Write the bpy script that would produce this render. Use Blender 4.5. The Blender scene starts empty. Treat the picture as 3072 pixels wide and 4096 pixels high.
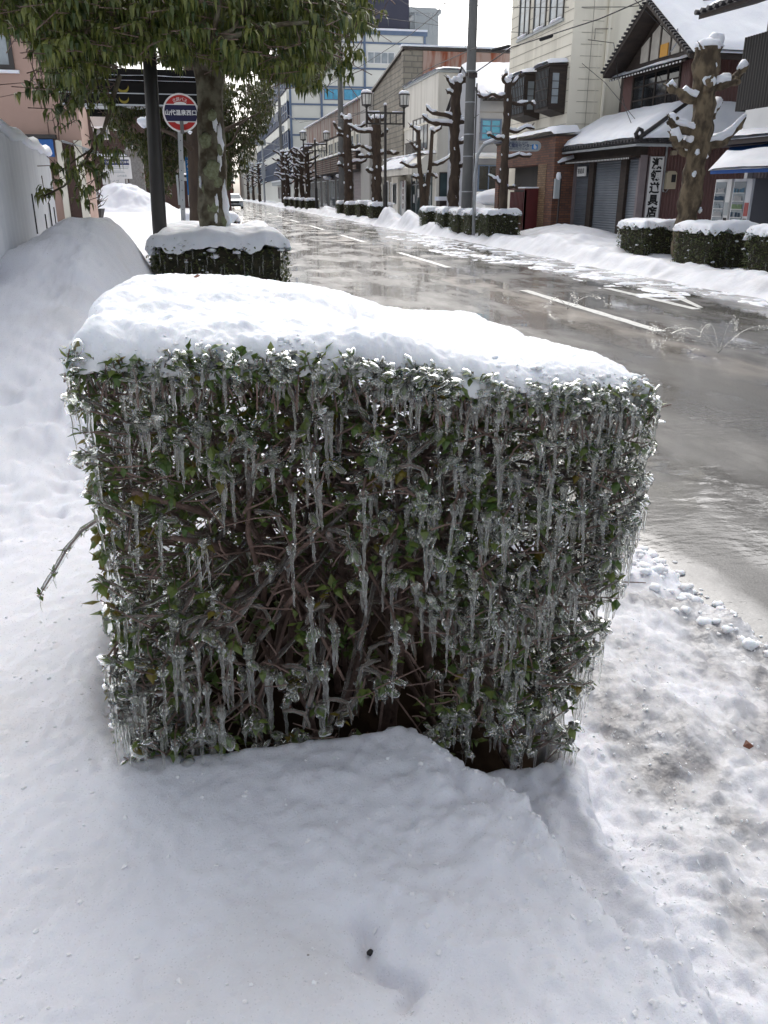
import bpy, math, random
import numpy as np
from mathutils import Vector, Matrix, noise, Quaternion
R = math.radians
SC = bpy.context.scene
COL = SC.collection

# ------------------------------------------------------------------ camera, world, sun, exposure
# World axes: x across the street (to the right), y along the street, z up, road surface at z = 0.
EYE = Vector((0, 0, 1.5)); FPX = 3300.0; PITCH = R(21.1); YAW = R(-11.5)
cd = bpy.data.cameras.new('camera'); cam = bpy.data.objects.new('camera', cd); COL.objects.link(cam)
cd.sensor_fit = 'VERTICAL'; cd.sensor_height = 24; cd.sensor_width = 18; cd.lens = 24 * FPX / 4096
cd.clip_start = 0.05; cd.clip_end = 3000
cam.location = EYE; cam.rotation_euler = (R(90) - PITCH, 0, YAW)
SC.camera = cam

SUN_EL, SUN_AZ = R(42), R(12)          # azimuth from the street direction, negative = to the left
w = bpy.data.worlds.new('World'); SC.world = w; w.use_nodes = True
nt = w.node_tree; bg = nt.nodes['Background']
sky = nt.nodes.new('ShaderNodeTexSky'); sky.sky_type = 'NISHITA'; sky.sun_disc = False
sky.sun_elevation = SUN_EL; sky.sun_rotation = SUN_AZ
sky.air_density = 1.0; sky.dust_density = 4.0; sky.ozone_density = 1.0
hs = nt.nodes.new('ShaderNodeHueSaturation'); hs.inputs['Saturation'].default_value = 0.30
nt.links.new(sky.outputs[0], hs.inputs['Color']); nt.links.new(hs.outputs[0], bg.inputs['Color'])
bg.inputs['Strength'].default_value = 0.15
sl = bpy.data.lights.new('sun', 'SUN'); sl.energy = 0.5; sl.angle = R(85); sl.color = (1, 0.95, 0.87)
so = bpy.data.objects.new('sun', sl); COL.objects.link(so)
so.rotation_euler = Vector((math.sin(SUN_AZ) * math.cos(SUN_EL), math.cos(SUN_AZ) * math.cos(SUN_EL), math.sin(SUN_EL))).to_track_quat('Z', 'Y').to_euler()
SC.view_settings.view_transform = 'Standard'; SC.view_settings.look = 'None'
SC.view_settings.exposure = 0.74; SC.view_settings.gamma = 1.0
SC.render.engine = 'CYCLES'
cy = SC.cycles
cy.use_denoising = True
cy.max_bounces = 10; cy.transmission_bounces = 8; cy.transparent_max_bounces = 12; cy.glossy_bounces = 4; cy.diffuse_bounces = 4
cy.caustics_reflective = False; cy.sample_clamp_indirect = 6

# ------------------------------------------------------------------ measuring helpers (reference pixels -> places in the street)
_rot = cam.rotation_euler.to_matrix()
def ray(px, py): return _rot @ Vector(((px - 1536) / FPX, -(py - 2048) / FPX, -1.0))
def on(px, py, ax, v):
    d = ray(px, py); return EYE + d * ((v - EYE[ax]) / d[ax])
def fx(px, py, X):                       # point on a wall along the street -> (y, z)
    p = on(px, py, 0, X); return p.y, p.z
def fy(px, py, Y):                       # point on a wall across the street -> (x, z)
    p = on(px, py, 1, Y); return p.x, p.z

# ------------------------------------------------------------------ mesh helpers
ORG = {}
class MB:
    def __init__(s): s.v = []; s.f = []; s.m = []
    def add(s, vs, fs, mi=0):
        n = len(s.v); s.v += [tuple(p) for p in vs]
        for f in fs: s.f.append(tuple(i + n for i in f)); s.m.append(mi)
        return s
    def poly(s, vs, mi=0): return s.add(vs, [tuple(range(len(vs)))], mi)
    def box(s, x0, x1, y0, y1, z0, z1, mi=0):
        if x0 > x1: x0, x1 = x1, x0
        if y0 > y1: y0, y1 = y1, y0
        if z0 > z1: z0, z1 = z1, z0
        v = [(x0,y0,z0),(x1,y0,z0),(x1,y1,z0),(x0,y1,z0),(x0,y0,z1),(x1,y0,z1),(x1,y1,z1),(x0,y1,z1)]
        return s.add(v, [(0,3,2,1),(4,5,6,7),(0,1,5,4),(1,2,6,5),(2,3,7,6),(3,0,4,7)], mi)
    def tube(s, pts, rad, n=6, mi=0, cap=True, flat=1.0):
        pts = [Vector(p) for p in pts]
        if not hasattr(rad, '__len__'): rad = [rad] * len(pts)
        vs = []; fs = []
        ref = Vector((0.13, 0.31, 1)) if abs((pts[-1] - pts[0]).normalized().z) < 0.9 else Vector((1, 0.2, 0.1))
        for i, p in enumerate(pts):
            t = pts[min(i + 1, len(pts) - 1)] - pts[max(i - 1, 0)]
            t = t.normalized() if t.length > 1e-9 else Vector((0, 0, 1))
            a = t.cross(ref); a = a.normalized() if a.length > 1e-6 else t.orthogonal().normalized()
            b = t.cross(a)
            for k in range(n):
                an = 2 * math.pi * k / n
                vs.append(p + (a * math.cos(an) + b * math.sin(an) * flat) * rad[i])
        for i in range(len(pts) - 1):
            for k in range(n):
                k2 = (k + 1) % n
                fs.append((i*n + k, i*n + k2, (i+1)*n + k2, (i+1)*n + k))
        if cap:
            fs.append(tuple(range(n - 1, -1, -1))); fs.append(tuple((len(pts)-1)*n + k for k in range(n)))
        return s.add(vs, fs, mi)
    def lathe(s, c, prof, n=12, mi=0):   # prof: (radius, z) pairs from bottom to top
        return s.tube([(c[0], c[1], c[2] + z + 1e-5 * i) for i, (r, z) in enumerate(prof)], [r for r, z in prof], n, mi)
    def prism(s, poly, ax, a, b, mi=0):  # polygon in the two other axes, extruded along ax from a to b
        def P(u, v, w): return [(w, u, v), (u, w, v), (u, v, w)][ax]
        n = len(poly); vs = [P(u, v, a) for u, v in poly] + [P(u, v, b) for u, v in poly]
        fs = [tuple(range(n)), tuple(range(2*n - 1, n - 1, -1))] + [(i, i + n, (i+1) % n + n, (i+1) % n) for i in range(n)]
        return s.add(vs, fs, mi)
    def grid(s, P, mi=0):                # P[i][j] points
        a = len(P); b = len(P[0]); vs = [p for r in P for p in r]
        return s.add(vs, [(i*b + j, i*b + j + 1, (i+1)*b + j + 1, (i+1)*b + j) for i in range(a-1) for j in range(b-1)], mi)
    def blob(s, c, r, sq=(1, 1, 1), n=7, m=4, jit=0.0, rnd=random, mi=0, seed=None):
        c = Vector(c); vs = [c + Vector((0, 0, r * sq[2]))]; fs = []
        for i in range(1, m):
            th = math.pi * i / m
            for k in range(n):
                ph = 2 * math.pi * (k + 0.5 * (i % 2)) / n
                q = r * (1 + (rnd.random() - .5) * 2 * jit)
                vs.append(c + Vector((math.sin(th) * math.cos(ph) * q * sq[0], math.sin(th) * math.sin(ph) * q * sq[1], math.cos(th) * q * sq[2])))
        vs.append(c - Vector((0, 0, r * sq[2]))); L = len(vs) - 1
        for k in range(n): fs.append((0, 1 + k, 1 + (k+1) % n)); fs.append((L, L - n + (k+1) % n, L - n + k))
        for i in range(m - 2):
            for k in range(n): fs.append((1 + i*n + k, 1 + (i+1)*n + k, 1 + (i+1)*n + (k+1) % n, 1 + i*n + (k+1) % n))
        return s.add(vs, fs, mi)
    def oblob(s, c, a, b, n_, ra, rb, rn, rnd=random, jit=.15, n=8, m=5, mi=0):
        """egg with its own axes a, b, n_"""
        k = len(s.v); s.blob((0, 0, 0), 1, (1, 1, 1), n, m, jit, rnd, mi)
        for i in range(k, len(s.v)):
            x, y, z = s.v[i]; s.v[i] = tuple(c + a*(z*ra) + b*(x*rb) + n_*(y*rn))
        return s
    def build(s, name, mats, parent=None, smooth=False, fix=False, **props):
        me = bpy.data.meshes.new(name)
        o = ORG[parent.name] if parent is not None else Vector((0, 0, 0))
        me.from_pydata([(p[0]-o.x, p[1]-o.y, p[2]-o.z) for p in s.v], [], s.f)
        if not isinstance(mats, (list, tuple)): mats = [mats]
        for mt in mats: me.materials.append(mt)
        if len(mats) > 1: me.polygons.foreach_set('material_index', s.m)
        if smooth: me.polygons.foreach_set('use_smooth', [True] * len(s.f))
        me.update()
        if fix:
            import bmesh
            b = bmesh.new(); b.from_mesh(me); bmesh.ops.recalc_face_normals(b, faces=b.faces); b.to_mesh(me); b.free()
        ob = bpy.data.objects.new(name, me); COL.objects.link(ob)
        if parent is not None: ob.parent = parent; ORG[ob.name] = o
        else: ORG[ob.name] = o
        for k, v in props.items(): ob[k] = v
        return ob

def thing(name, label, cat, loc, group=None):
    o = bpy.data.objects.new(name, None); COL.objects.link(o); o.location = loc; ORG[o.name] = Vector(loc)
    o.empty_display_size = 0.2
    o['label'] = label; o['category'] = cat
    if group: o['group'] = group
    return o
def tag(o, label, cat, group=None):
    o['label'] = label; o['category'] = cat
    if group: o['group'] = group
    return o
def copy_tree(o, parent=None):
    c = o.copy(); COL.objects.link(c)
    if parent is not None: c.parent = parent
    for ch in [x for x in COL.objects if x.parent == o]: copy_tree(ch, c)
    return c
def text(body, mat, parent, name, o, ux, uz, size, align='CENTER', sx=1.0, depth=0.004, bold=0.0):
    """flat letters: origin o, reading direction ux, up direction uz"""
    c = bpy.data.curves.new('t', 'FONT'); c.body = body; c.size = size; c.align_x = align; c.align_y = 'CENTER'
    c.extrude = depth / 2; c.offset = bold; c.resolution_u = 3
    t = bpy.data.objects.new('t', c); COL.objects.link(t)
    me = bpy.data.meshes.new_from_object(t.evaluated_get(bpy.context.evaluated_depsgraph_get()))
    bpy.data.objects.remove(t)
    ux = Vector(ux).normalized(); uz = Vector(uz).normalized(); un = ux.cross(uz)
    org = ORG[parent.name]
    M = Matrix(((ux.x*sx, uz.x, un.x, o[0]-org.x), (ux.y*sx, uz.y, un.y, o[1]-org.y), (ux.z*sx, uz.z, un.z, o[2]-org.z), (0, 0, 0, 1)))
    me.transform(M); me.materials.clear(); me.materials.append(mat)
    ob = bpy.data.objects.new(name, me); COL.objects.link(ob); ob.parent = parent; ORG[ob.name] = org
    return ob

# ------------------------------------------------------------------ materials
def nd(nt, t, **kw):
    n = nt.nodes.new('ShaderNode' + t)
    for k, v in kw.items(): setattr(n, k, v)
    return n
def mat(name, col, rough=0.7, col2=None, nscale=4.0, bump=0.0, bscale=40.0, metal=0.0, spec=0.5, stretch=(1,1,1), detail=5, lo=0.35, hi=0.65, emit=0, island=False, trans=0.0, sss=0.0):
    m = bpy.data.materials.new(name); m.use_nodes = True; nt = m.node_tree; L = nt.links.new
    b = nt.nodes['Principled BSDF']
    c = (*col, 1); b.inputs['Base Color'].default_value = c
    b.inputs['Roughness'].default_value = rough; b.inputs['Metallic'].default_value = metal
    b.inputs['Specular IOR Level'].default_value = spec
    tc = nd(nt, 'TexCoord'); mp = nd(nt, 'Mapping'); mp.inputs['Scale'].default_value = stretch
    L(tc.outputs['Object'], mp.inputs['Vector'])
    if col2 is not None:
        mx = nd(nt, 'Mix', data_type='RGBA'); mx.inputs['A'].default_value = c; mx.inputs['B'].default_value = (*col2, 1)
        if island:
            g = nd(nt, 'NewGeometry'); L(g.outputs['Random Per Island'], mx.inputs['Factor'])
        else:
            nz = nd(nt, 'TexNoise'); nz.inputs['Scale'].default_value = nscale; nz.inputs['Detail'].default_value = detail
            L(mp.outputs[0], nz.inputs['Vector'])
            mr = nd(nt, 'MapRange'); mr.inputs[1].default_value = lo; mr.inputs[2].default_value = hi
            L(nz.outputs['Fac'], mr.inputs[0]); L(mr.outputs[0], mx.inputs['Factor'])
        L(mx.outputs['Result'], b.inputs['Base Color'])
    if bump:
        n2 = nd(nt, 'TexNoise'); n2.inputs['Scale'].default_value = bscale; n2.inputs['Detail'].default_value = 6
        L(mp.outputs[0], n2.inputs['Vector'])
        bp = nd(nt, 'Bump'); bp.inputs['Strength'].default_value = bump; bp.inputs['Distance'].default_value = 0.02
        L(n2.outputs['Fac'], bp.inputs['Height']); L(bp.outputs[0], b.inputs['Normal'])
    if emit:
        b.inputs['Emission Color'].default_value = c; b.inputs['Emission Strength'].default_value = emit
    if sss: b.inputs['Subsurface Weight'].default_value = sss; b.inputs['Subsurface Radius'].default_value = (0.02, 0.03, 0.04)
    if trans:
        tl = nd(nt, 'BsdfTranslucent'); ms = nd(nt, 'MixShader'); ms.inputs[0].default_value = trans
        out = nt.nodes['Material Output']
        src = b.inputs['Base Color'].links[0].from_socket if b.inputs['Base Color'].links else None
        if src: L(src, tl.inputs['Color'])
        else: tl.inputs['Color'].default_value = c
        L(b.outputs[0], ms.inputs[1]); L(tl.outputs[0], ms.inputs[2]); L(ms.outputs[0], out.inputs['Surface'])
    return m

def snow_mat(name, col=(0.86, 0.88, 0.92), col2=(0.80, 0.82, 0.86), fine=90.0, k=0.35, dirt=None, sparkle=True):
    m = bpy.data.materials.new(name); m.use_nodes = True; nt = m.node_tree; L = nt.links.new
    b = nt.nodes['Principled BSDF']; b.inputs['Roughness'].default_value = 0.62; b.inputs['Specular IOR Level'].default_value = 0.3
    b.inputs['Subsurface Weight'].default_value = 0.25; b.inputs['Subsurface Radius'].default_value = (0.012, 0.02, 0.03); b.inputs['Subsurface Scale'].default_value = 1.0
    tc = nd(nt, 'TexCoord')
    n1 = nd(nt, 'TexNoise'); n1.inputs['Scale'].default_value = 2.3; n1.inputs['Detail'].default_value = 7; L(tc.outputs['Object'], n1.inputs['Vector'])
    mx = nd(nt, 'Mix', data_type='RGBA'); mx.inputs['A'].default_value = (*col, 1); mx.inputs['B'].default_value = (*col2, 1)
    mr = nd(nt, 'MapRange'); mr.inputs[1].default_value = .4; mr.inputs[2].default_value = .68; L(n1.outputs['Fac'], mr.inputs[0]); L(mr.outputs[0], mx.inputs['Factor'])
    last = mx.outputs['Result']
    # specks of grit lying on the snow
    vo = nd(nt, 'TexVoronoi'); vo.inputs['Scale'].default_value = 26; L(tc.outputs['Object'], vo.inputs['Vector'])
    lt = nd(nt, 'Math', operation='LESS_THAN'); lt.inputs[1].default_value = 0.055; L(vo.outputs['Distance'], lt.inputs[0])
    sx = nd(nt, 'SeparateColor'); L(vo.outputs['Color'], sx.inputs[0])
    gt = nd(nt, 'Math', operation='GREATER_THAN'); gt.inputs[1].default_value = 0.86; L(sx.outputs[0], gt.inputs[0])
    mu = nd(nt, 'Math', operation='MULTIPLY'); L(lt.outputs[0], mu.inputs[0]); L(gt.outputs[0], mu.inputs[1])
    m2 = nd(nt, 'Mix', data_type='RGBA'); m2.inputs['B'].default_value = (0.22, 0.21, 0.2, 1); L(mu.outputs[0], m2.inputs['Factor']); L(last, m2.inputs['A']); last = m2.outputs['Result']
    if dirt:
        n3 = nd(nt, 'TexNoise'); n3.inputs['Scale'].default_value = dirt[1]; n3.inputs['Detail'].default_value = 6; L(tc.outputs['Object'], n3.inputs['Vector'])
        r3 = nd(nt, 'MapRange'); r3.inputs[1].default_value = dirt[2]; r3.inputs[2].default_value = dirt[2] + .14; r3.inputs[4].default_value = dirt[3]; L(n3.outputs['Fac'], r3.inputs[0])
        m3 = nd(nt, 'Mix', data_type='RGBA'); m3.inputs['B'].default_value = (*dirt[0], 1); L(r3.outputs[0], m3.inputs['Factor']); L(last, m3.inputs['A']); last = m3.outputs['Result']
    L(last, b.inputs['Base Color'])
    f = nd(nt, 'TexNoise'); f.inputs['Scale'].default_value = fine; f.inputs['Detail'].default_value = 8; f.inputs['Roughness'].default_value = 0.78; L(tc.outputs['Object'], f.inputs['Vector'])
    g = nd(nt, 'TexNoise'); g.inputs['Scale'].default_value = 14; g.inputs['Detail'].default_value = 5; L(tc.outputs['Object'], g.inputs['Vector'])
    ad = nd(nt, 'Math', operation='MULTIPLY_ADD'); ad.inputs[1].default_value = 0.6; L(g.outputs['Fac'], ad.inputs[0]); L(f.outputs['Fac'], ad.inputs[2])
    bp = nd(nt, 'Bump'); bp.inputs['Strength'].default_value = k; bp.inputs['Distance'].default_value = 0.012
    L(ad.outputs[0], bp.inputs['Height']); L(bp.outputs[0], b.inputs['Normal'])
    if sparkle:   # glints: a few crystals are smooth little mirrors with their own tilt
        v2 = nd(nt, 'TexVoronoi'); v2.inputs['Scale'].default_value = 420; L(tc.outputs['Object'], v2.inputs['Vector'])
        s2 = nd(nt, 'SeparateColor'); L(v2.outputs['Color'], s2.inputs[0])
        g2 = nd(nt, 'Math', operation='GREATER_THAN'); g2.inputs[1].default_value = 0.965; L(s2.outputs[1], g2.inputs[0])
        r2 = nd(nt, 'MapRange'); r2.inputs[3].default_value = 0.62; r2.inputs[4].default_value = 0.12; L(g2.outputs[0], r2.inputs[0]); L(r2.outputs[0], b.inputs['Roughness'])
        s3 = nd(nt, 'MapRange'); s3.inputs[3].default_value = 0.3; s3.inputs[4].default_value = 1.0; L(g2.outputs[0], s3.inputs[0]); L(s3.outputs[0], b.inputs['Specular IOR Level'])
    return m

def ice_mat(name, trans=0.8, col=(0.93, 0.96, 0.98), rough=0.08, bscale=140, bump=0.25):
    m = bpy.data.materials.new(name); m.use_nodes = True; nt = m.node_tree; L = nt.links.new
    b = nt.nodes['Principled BSDF']; b.inputs['Base Color'].default_value = (*col, 1)
    b.inputs['IOR'].default_value = 1.31; b.inputs['Roughness'].default_value = rough
    tc = nd(nt, 'TexCoord'); n = nd(nt, 'TexNoise'); n.inputs['Scale'].default_value = bscale; n.inputs['Detail'].default_value = 3; L(tc.outputs['Object'], n.inputs['Vector'])
    n2 = nd(nt, 'TexNoise'); n2.inputs['Scale'].default_value = 45; n2.inputs['Detail'].default_value = 3; L(tc.outputs['Object'], n2.inputs['Vector'])
    mr = nd(nt, 'MapRange'); mr.inputs[1].default_value = .3; mr.inputs[2].default_value = .7; mr.inputs[3].default_value = min(1, trans + .12); mr.inputs[4].default_value = trans - .07
    L(n2.outputs['Fac'], mr.inputs[0]); L(mr.outputs[0], b.inputs['Transmission Weight'])
    bp = nd(nt, 'Bump'); bp.inputs['Strength'].default_value = bump; bp.inputs['Distance'].default_value = 0.004
    L(n.outputs['Fac'], bp.inputs['Height']); L(bp.outputs[0], b.inputs['Normal'])
    return m

def brick_mat(name, c1, c2, mortar, scale, bw=0.5, rh=0.25, axis='y', rough=0.8, msize=0.02, stain=None):
    m = bpy.data.materials.new(name); m.use_nodes = True; nt = m.node_tree; L = nt.links.new
    b = nt.nodes['Principled BSDF']; b.inputs['Roughness'].default_value = rough
    tc = nd(nt, 'TexCoord'); sp = nd(nt, 'SeparateXYZ'); L(tc.outputs['Object'], sp.inputs[0])
    ad = nd(nt, 'Math', operation='ADD'); L(sp.outputs['X'], ad.inputs[0]); L(sp.outputs['Y'], ad.inputs[1])
    cb = nd(nt, 'CombineXYZ'); L(ad.outputs[0], cb.inputs[0]); L(sp.outputs['Z'], cb.inputs[1])
    br = nd(nt, 'TexBrick'); br.inputs['Color1'].default_value = (*c1, 1); br.inputs['Color2'].default_value = (*c2, 1); br.inputs['Mortar'].default_value = (*mortar, 1)
    br.inputs['Scale'].default_value = scale; br.inputs['Mortar Size'].default_value = msize; br.inputs['Brick Width'].default_value = bw; br.inputs['Row Height'].default_value = rh
    L(cb.outputs[0], br.inputs['Vector'])
    n = nd(nt, 'TexNoise'); n.inputs['Scale'].default_value = 1.2; n.inputs['Detail'].default_value = 6; L(tc.outputs['Object'], n.inputs['Vector'])
    mr = nd(nt, 'MapRange'); mr.inputs[1].default_value = .3; mr.inputs[2].default_value = .7; mr.inputs[3].default_value = .75; mr.inputs[4].default_value = 1.15; L(n.outputs['Fac'], mr.inputs[0])
    vm = nd(nt, 'VectorMath', operation='SCALE'); L(br.outputs['Color'], vm.inputs[0]); L(mr.outputs[0], vm.inputs['Scale'])
    L(vm.outputs[0], b.inputs['Base Color'])
    bp = nd(nt, 'Bump'); bp.inputs['Strength'].default_value = .5; bp.inputs['Distance'].default_value = .01; bp.invert = True; L(br.outputs['Fac'], bp.inputs['Height']); L(bp.outputs[0], b.inputs['Normal'])
    return m

def rust_mat(name, base, rust, amount=.5, sz=(3, 3, .5)):
    return mat(name, base, .75, rust, 1.6, bump=.15, bscale=30, stretch=sz, lo=amount, hi=amount + .16, detail=7)

def glass_mat(name, col, rough=0.06):
    return mat(name, col, rough, tuple(min(1, c * 1.6 + .01) for c in col), 1.3, spec=0.7, lo=.4, hi=.75)

M = {}
M['snow'] = snow_mat('snow')
M['snow_far'] = snow_mat('snow_far', (0.84, 0.86, 0.91), (0.77, 0.79, 0.85), fine=25, k=.5, sparkle=False)
M['snow_bank'] = snow_mat('snow_bank', (0.82, 0.83, 0.87), (0.70, 0.71, 0.75), fine=14, k=.7, dirt=((0.42, 0.41, 0.40), 1.1, .56, .45), sparkle=False)
M['ice'] = ice_mat('ice', 0.93, (.95, .955, .93), .05)
M['ice_drop'] = ice_mat('ice_drop', .86, (.95, .98, .96), .06, 90, .3)
M['ice_coat'] = ice_mat('ice_coat', 0.97, (0.95, 0.965, 0.91), 0.03, 60, .4)
M['leaf'] = mat('hedge_leaf', (0.060, 0.115, 0.025), .4, (0.15, 0.19, 0.042), island=True, trans=.25)
M['leaf_gold'] = mat('hedge_leaf_yellowed', (0.13, 0.115, 0.015), .45, (0.20, 0.15, 0.02), island=True, trans=.3)
M['leaf_far'] = mat('hedge_leaf_far', (0.045, 0.070, 0.020), .6, (0.125, 0.135, 0.045), island=True, trans=.15)
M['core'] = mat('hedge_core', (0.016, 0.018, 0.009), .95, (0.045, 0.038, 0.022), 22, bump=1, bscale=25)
M['twig'] = mat('hedge_twig', (0.095, 0.060, 0.048), .6, (0.21, 0.135, 0.11), 18, bump=.5, bscale=120)
M['crown'] = mat('oak_leaf', (0.036, 0.070, 0.018), .36, (0.20, 0.215, 0.05), island=True, trans=.25)
M['crown2'] = mat('oak_leaf_small', (0.026, 0.044, 0.012), .45, (0.10, 0.105, 0.022), island=True, trans=.25)
M['bark'] = mat('mossy_bark', (0.055, 0.042, 0.024), .9, (0.155, 0.145, 0.10), 7, bump=.9, bscale=28, lo=.42, hi=.6)
M['lichen'] = mat('lichen', (0.22, 0.24, 0.15), .9, (0.14, 0.15, 0.08), 40, bump=.5)
M['bark2'] = mat('plane_bark', (0.055, 0.040, 0.026), .9, (0.175, 0.135, 0.085), 7, bump=1, bscale=26, stretch=(1,1,.5), lo=.40, hi=.62, detail=9)
M['bark3'] = mat('plane_bark_dark', (0.040, 0.027, 0.020), .9, (0.075, 0.052, 0.036), 6, bump=1, bscale=22, stretch=(1,1,.35))
M['asphalt_line'] = mat('road_paint', (0.78, 0.78, 0.75), .35, (0.42, 0.42, 0.40), 14, lo=.5, hi=.72)
M['black_metal'] = mat('black_metal', (0.012, 0.011, 0.011), .4, (0.025, 0.022, 0.02), 3)
M['shelter_black'] = mat('shelter_black', (0.006, 0.006, 0.006), .8, (0.010, 0.009, 0.009), 3, spec=.15)
M['dark_metal'] = mat('dark_brown_metal', (0.028, 0.020, 0.018), .45, (0.045, 0.033, 0.03), 3)
M['galv'] = mat('galvanised_steel', (0.32, 0.34, 0.36), .45, (0.42, 0.44, 0.46), 5, metal=.3)
M['concrete'] = mat('pole_concrete', (0.105, 0.108, 0.108), .85, (0.165, 0.165, 0.16), 3, bump=.3, bscale=30, stretch=(1,1,.3))
M['white'] = mat('white_paint', (0.78, 0.78, 0.77), .5, (0.70, 0.70, 0.69), 2)
M['white_panel'] = mat('white_steel_panel', (0.74, 0.76, 0.79), .45, (0.66, 0.68, 0.72), 1.5, stretch=(2,2,.4))
M['red'] = mat('red_paint', (0.42, 0.022, 0.02), .4, (0.36, 0.02, 0.018), 5)
M['navy'] = mat('navy_paint', (0.012, 0.012, 0.05), .4, (0.016, 0.016, 0.06), 5)
M['lamp_glass'] = mat('frosted_lamp_glass', (0.72, 0.72, 0.68), .3, (0.62, 0.62, 0.58), 5)
M['cream'] = mat('cream_panel', (0.80, 0.755, 0.635), .6, (0.62, 0.58, 0.475), 1.6, stretch=(1.6,1.6,.16), bump=.05, lo=.45, hi=.75, detail=8)
M['cream_line'] = mat('cream_joint', (0.27, 0.25, 0.21), .8)
M['white_wall'] = mat('white_render', (0.78, 0.75, 0.67), .7, (0.58, 0.545, 0.47), 1.4, stretch=(1.4,1.4,.14), bump=.08, lo=.46, hi=.76, detail=8)
M['hotel'] = mat('hotel_panel', (0.74, 0.74, 0.68), .55, (0.69, 0.69, 0.63), .15)
M['hotel_blue'] = mat('hotel_blue_trim', (0.10, 0.15, 0.24), .5, (0.13, 0.18, 0.27), 1)
M['navy_wall'] = mat('navy_cladding', (0.042, 0.044, 0.072), .6, (0.055, 0.057, 0.085), .5)
M['balcony'] = mat('navy_balcony', (0.012, 0.018, 0.05), .6, (0.022, 0.03, 0.07), .8)
M['brick'] = brick_mat('red_brown_tile', (0.20, 0.085, 0.05), (0.115, 0.055, 0.040), (0.06, 0.05, 0.045), 1.0, .24, .075, msize=.008)
M['brick_tan'] = brick_mat('tan_stone_tile', (0.30, 0.19, 0.105), (0.20, 0.115, 0.06), (0.08, 0.065, 0.05), 1.0, .2, .07, msize=.008)
M['greybrick'] = brick_mat('grey_brick_tile', (0.33, 0.30, 0.24), (0.29, 0.265, 0.215), (0.19, 0.175, 0.15), 1.0, .9, .3, msize=.035)
M['rust'] = rust_mat('rusty_sheet', (0.27, 0.225, 0.195), (0.16, 0.055, 0.025), .47, (1.2, .7, .16))
M['rust_hot'] = rust_mat('orange_rusty_sheet', (0.42, 0.30, 0.25), (0.26, 0.06, 0.02), .46, (1.6, 1.6, .3))
M['wood_dark'] = mat('dark_timber', (0.022, 0.015, 0.012), .7, (0.040, 0.027, 0.020), 4, stretch=(1,1,4))
M['plaster'] = mat('gable_plaster', (0.52, 0.49, 0.43), .8, (0.44, 0.41, 0.36), 4)
M['corr_brown'] = mat('brown_corrugated', (0.155, 0.075, 0.066), .5, (0.115, 0.055, 0.05), 1.2, stretch=(1,1,.3))
M['corr_dark'] = mat('dark_corrugated', (0.030, 0.027, 0.026), .6, (0.045, 0.041, 0.038), 1.2, stretch=(1,1,.3))
M['shutter'] = mat('grey_shutter', (0.165, 0.185, 0.21), .45, (0.125, 0.14, 0.16), 1.0, metal=.2)
M['mauve'] = mat('mauve_post', (0.24, 0.20, 0.205), .6, (0.19, 0.16, 0.165), 3)
M['tile'] = mat('dark_roof_tile', (0.022, 0.02, 0.022), .4, (0.04, 0.037, 0.04), 8)
M['blue_awning'] = mat('blue_awning', (0.010, 0.085, 0.33), .6, (0.014, 0.10, 0.38), 3)
M['grey_siding'] = mat('grey_siding', (0.36, 0.37, 0.40), .6, (0.31, 0.32, 0.35), 1)
M['glass_dark'] = glass_mat('dark_glass', (0.012, 0.014, 0.016))
M['glass_grey'] = glass_mat('curtained_glass', (0.22, 0.25, 0.27), .15)
M['glass_blue'] = glass_mat('blue_glass', (0.05, 0.27, 0.42), .15)
M['glass_teal'] = glass_mat('teal_glass', (0.03, 0.05, 0.055))
M['beige'] = mat('beige_render', (0.44, 0.30, 0.245), .75, (0.40, 0.27, 0.22), .8, bump=.1)
M['brown_wall'] = mat('brown_siding', (0.075, 0.040, 0.030), .7, (0.060, 0.032, 0.025), 1)
M['dark_red'] = mat('oxblood_timber', (0.105, 0.014, 0.016), .5, (0.075, 0.010, 0.012), 3)
M['sign_blue'] = mat('sign_blue', (0.012, 0.10, 0.34), .5, (0.015, 0.12, 0.38), 3)
M['flag_blue'] = mat('flag_blue', (0.01, 0.22, 0.62), .7, (0.012, 0.25, 0.66), 3)
M['orange'] = mat('orange_cloth', (0.50, 0.075, 0.02), .8, (0.42, 0.06, 0.015), 3)
M['yellow'] = mat('yellow_paint', (0.20, 0.16, 0.012), .7, (0.16, 0.125, 0.012), 3)
M['amber'] = mat('amber_plate', (0.62, 0.30, 0.02), .5)
M['sign_grey'] = mat('sign_grey', (0.40, 0.43, 0.44), .5, (0.36, 0.39, 0.40), 3)
M['stone'] = mat('grey_stone', (0.28, 0.27, 0.26), .85, (0.20, 0.19, 0.18), 8, bump=.5)
M['black'] = mat('black_lettering', (0.012, 0.012, 0.013), .6)
M['letter_navy'] = mat('navy_lettering', (0.03, 0.045, 0.12), .6)
M['letter_white'] = mat('white_lettering', (0.80, 0.80, 0.80), .5)
M['letter_grey'] = mat('grey_lettering', (0.28, 0.34, 0.36), .6)
M['letter_red'] = mat('dark_red_lettering', (0.10, 0.015, 0.02), .6)
M['wire'] = mat('black_cable', (0.012, 0.012, 0.014), .6)
M['silver'] = mat('silver_car_paint', (0.46, 0.48, 0.50), .25, metal=.5)
M['tyre'] = mat('tyre_rubber', (0.012, 0.012, 0.012), .8)
M['head_on'] = mat('amber_lit_lamp', (1.0, 0.42, 0.08), .3, emit=4)
M['green_on'] = mat('green_lit_signal', (0.03, 0.9, 0.35), .3, emit=3)
M['pink'] = mat('fuse_pink', (0.4, 0.1, 0.09), .6)
M['vend_grey'] = mat('vending_grey', (0.15, 0.155, 0.175), .45, (0.135, 0.14, 0.16), 2)
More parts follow.
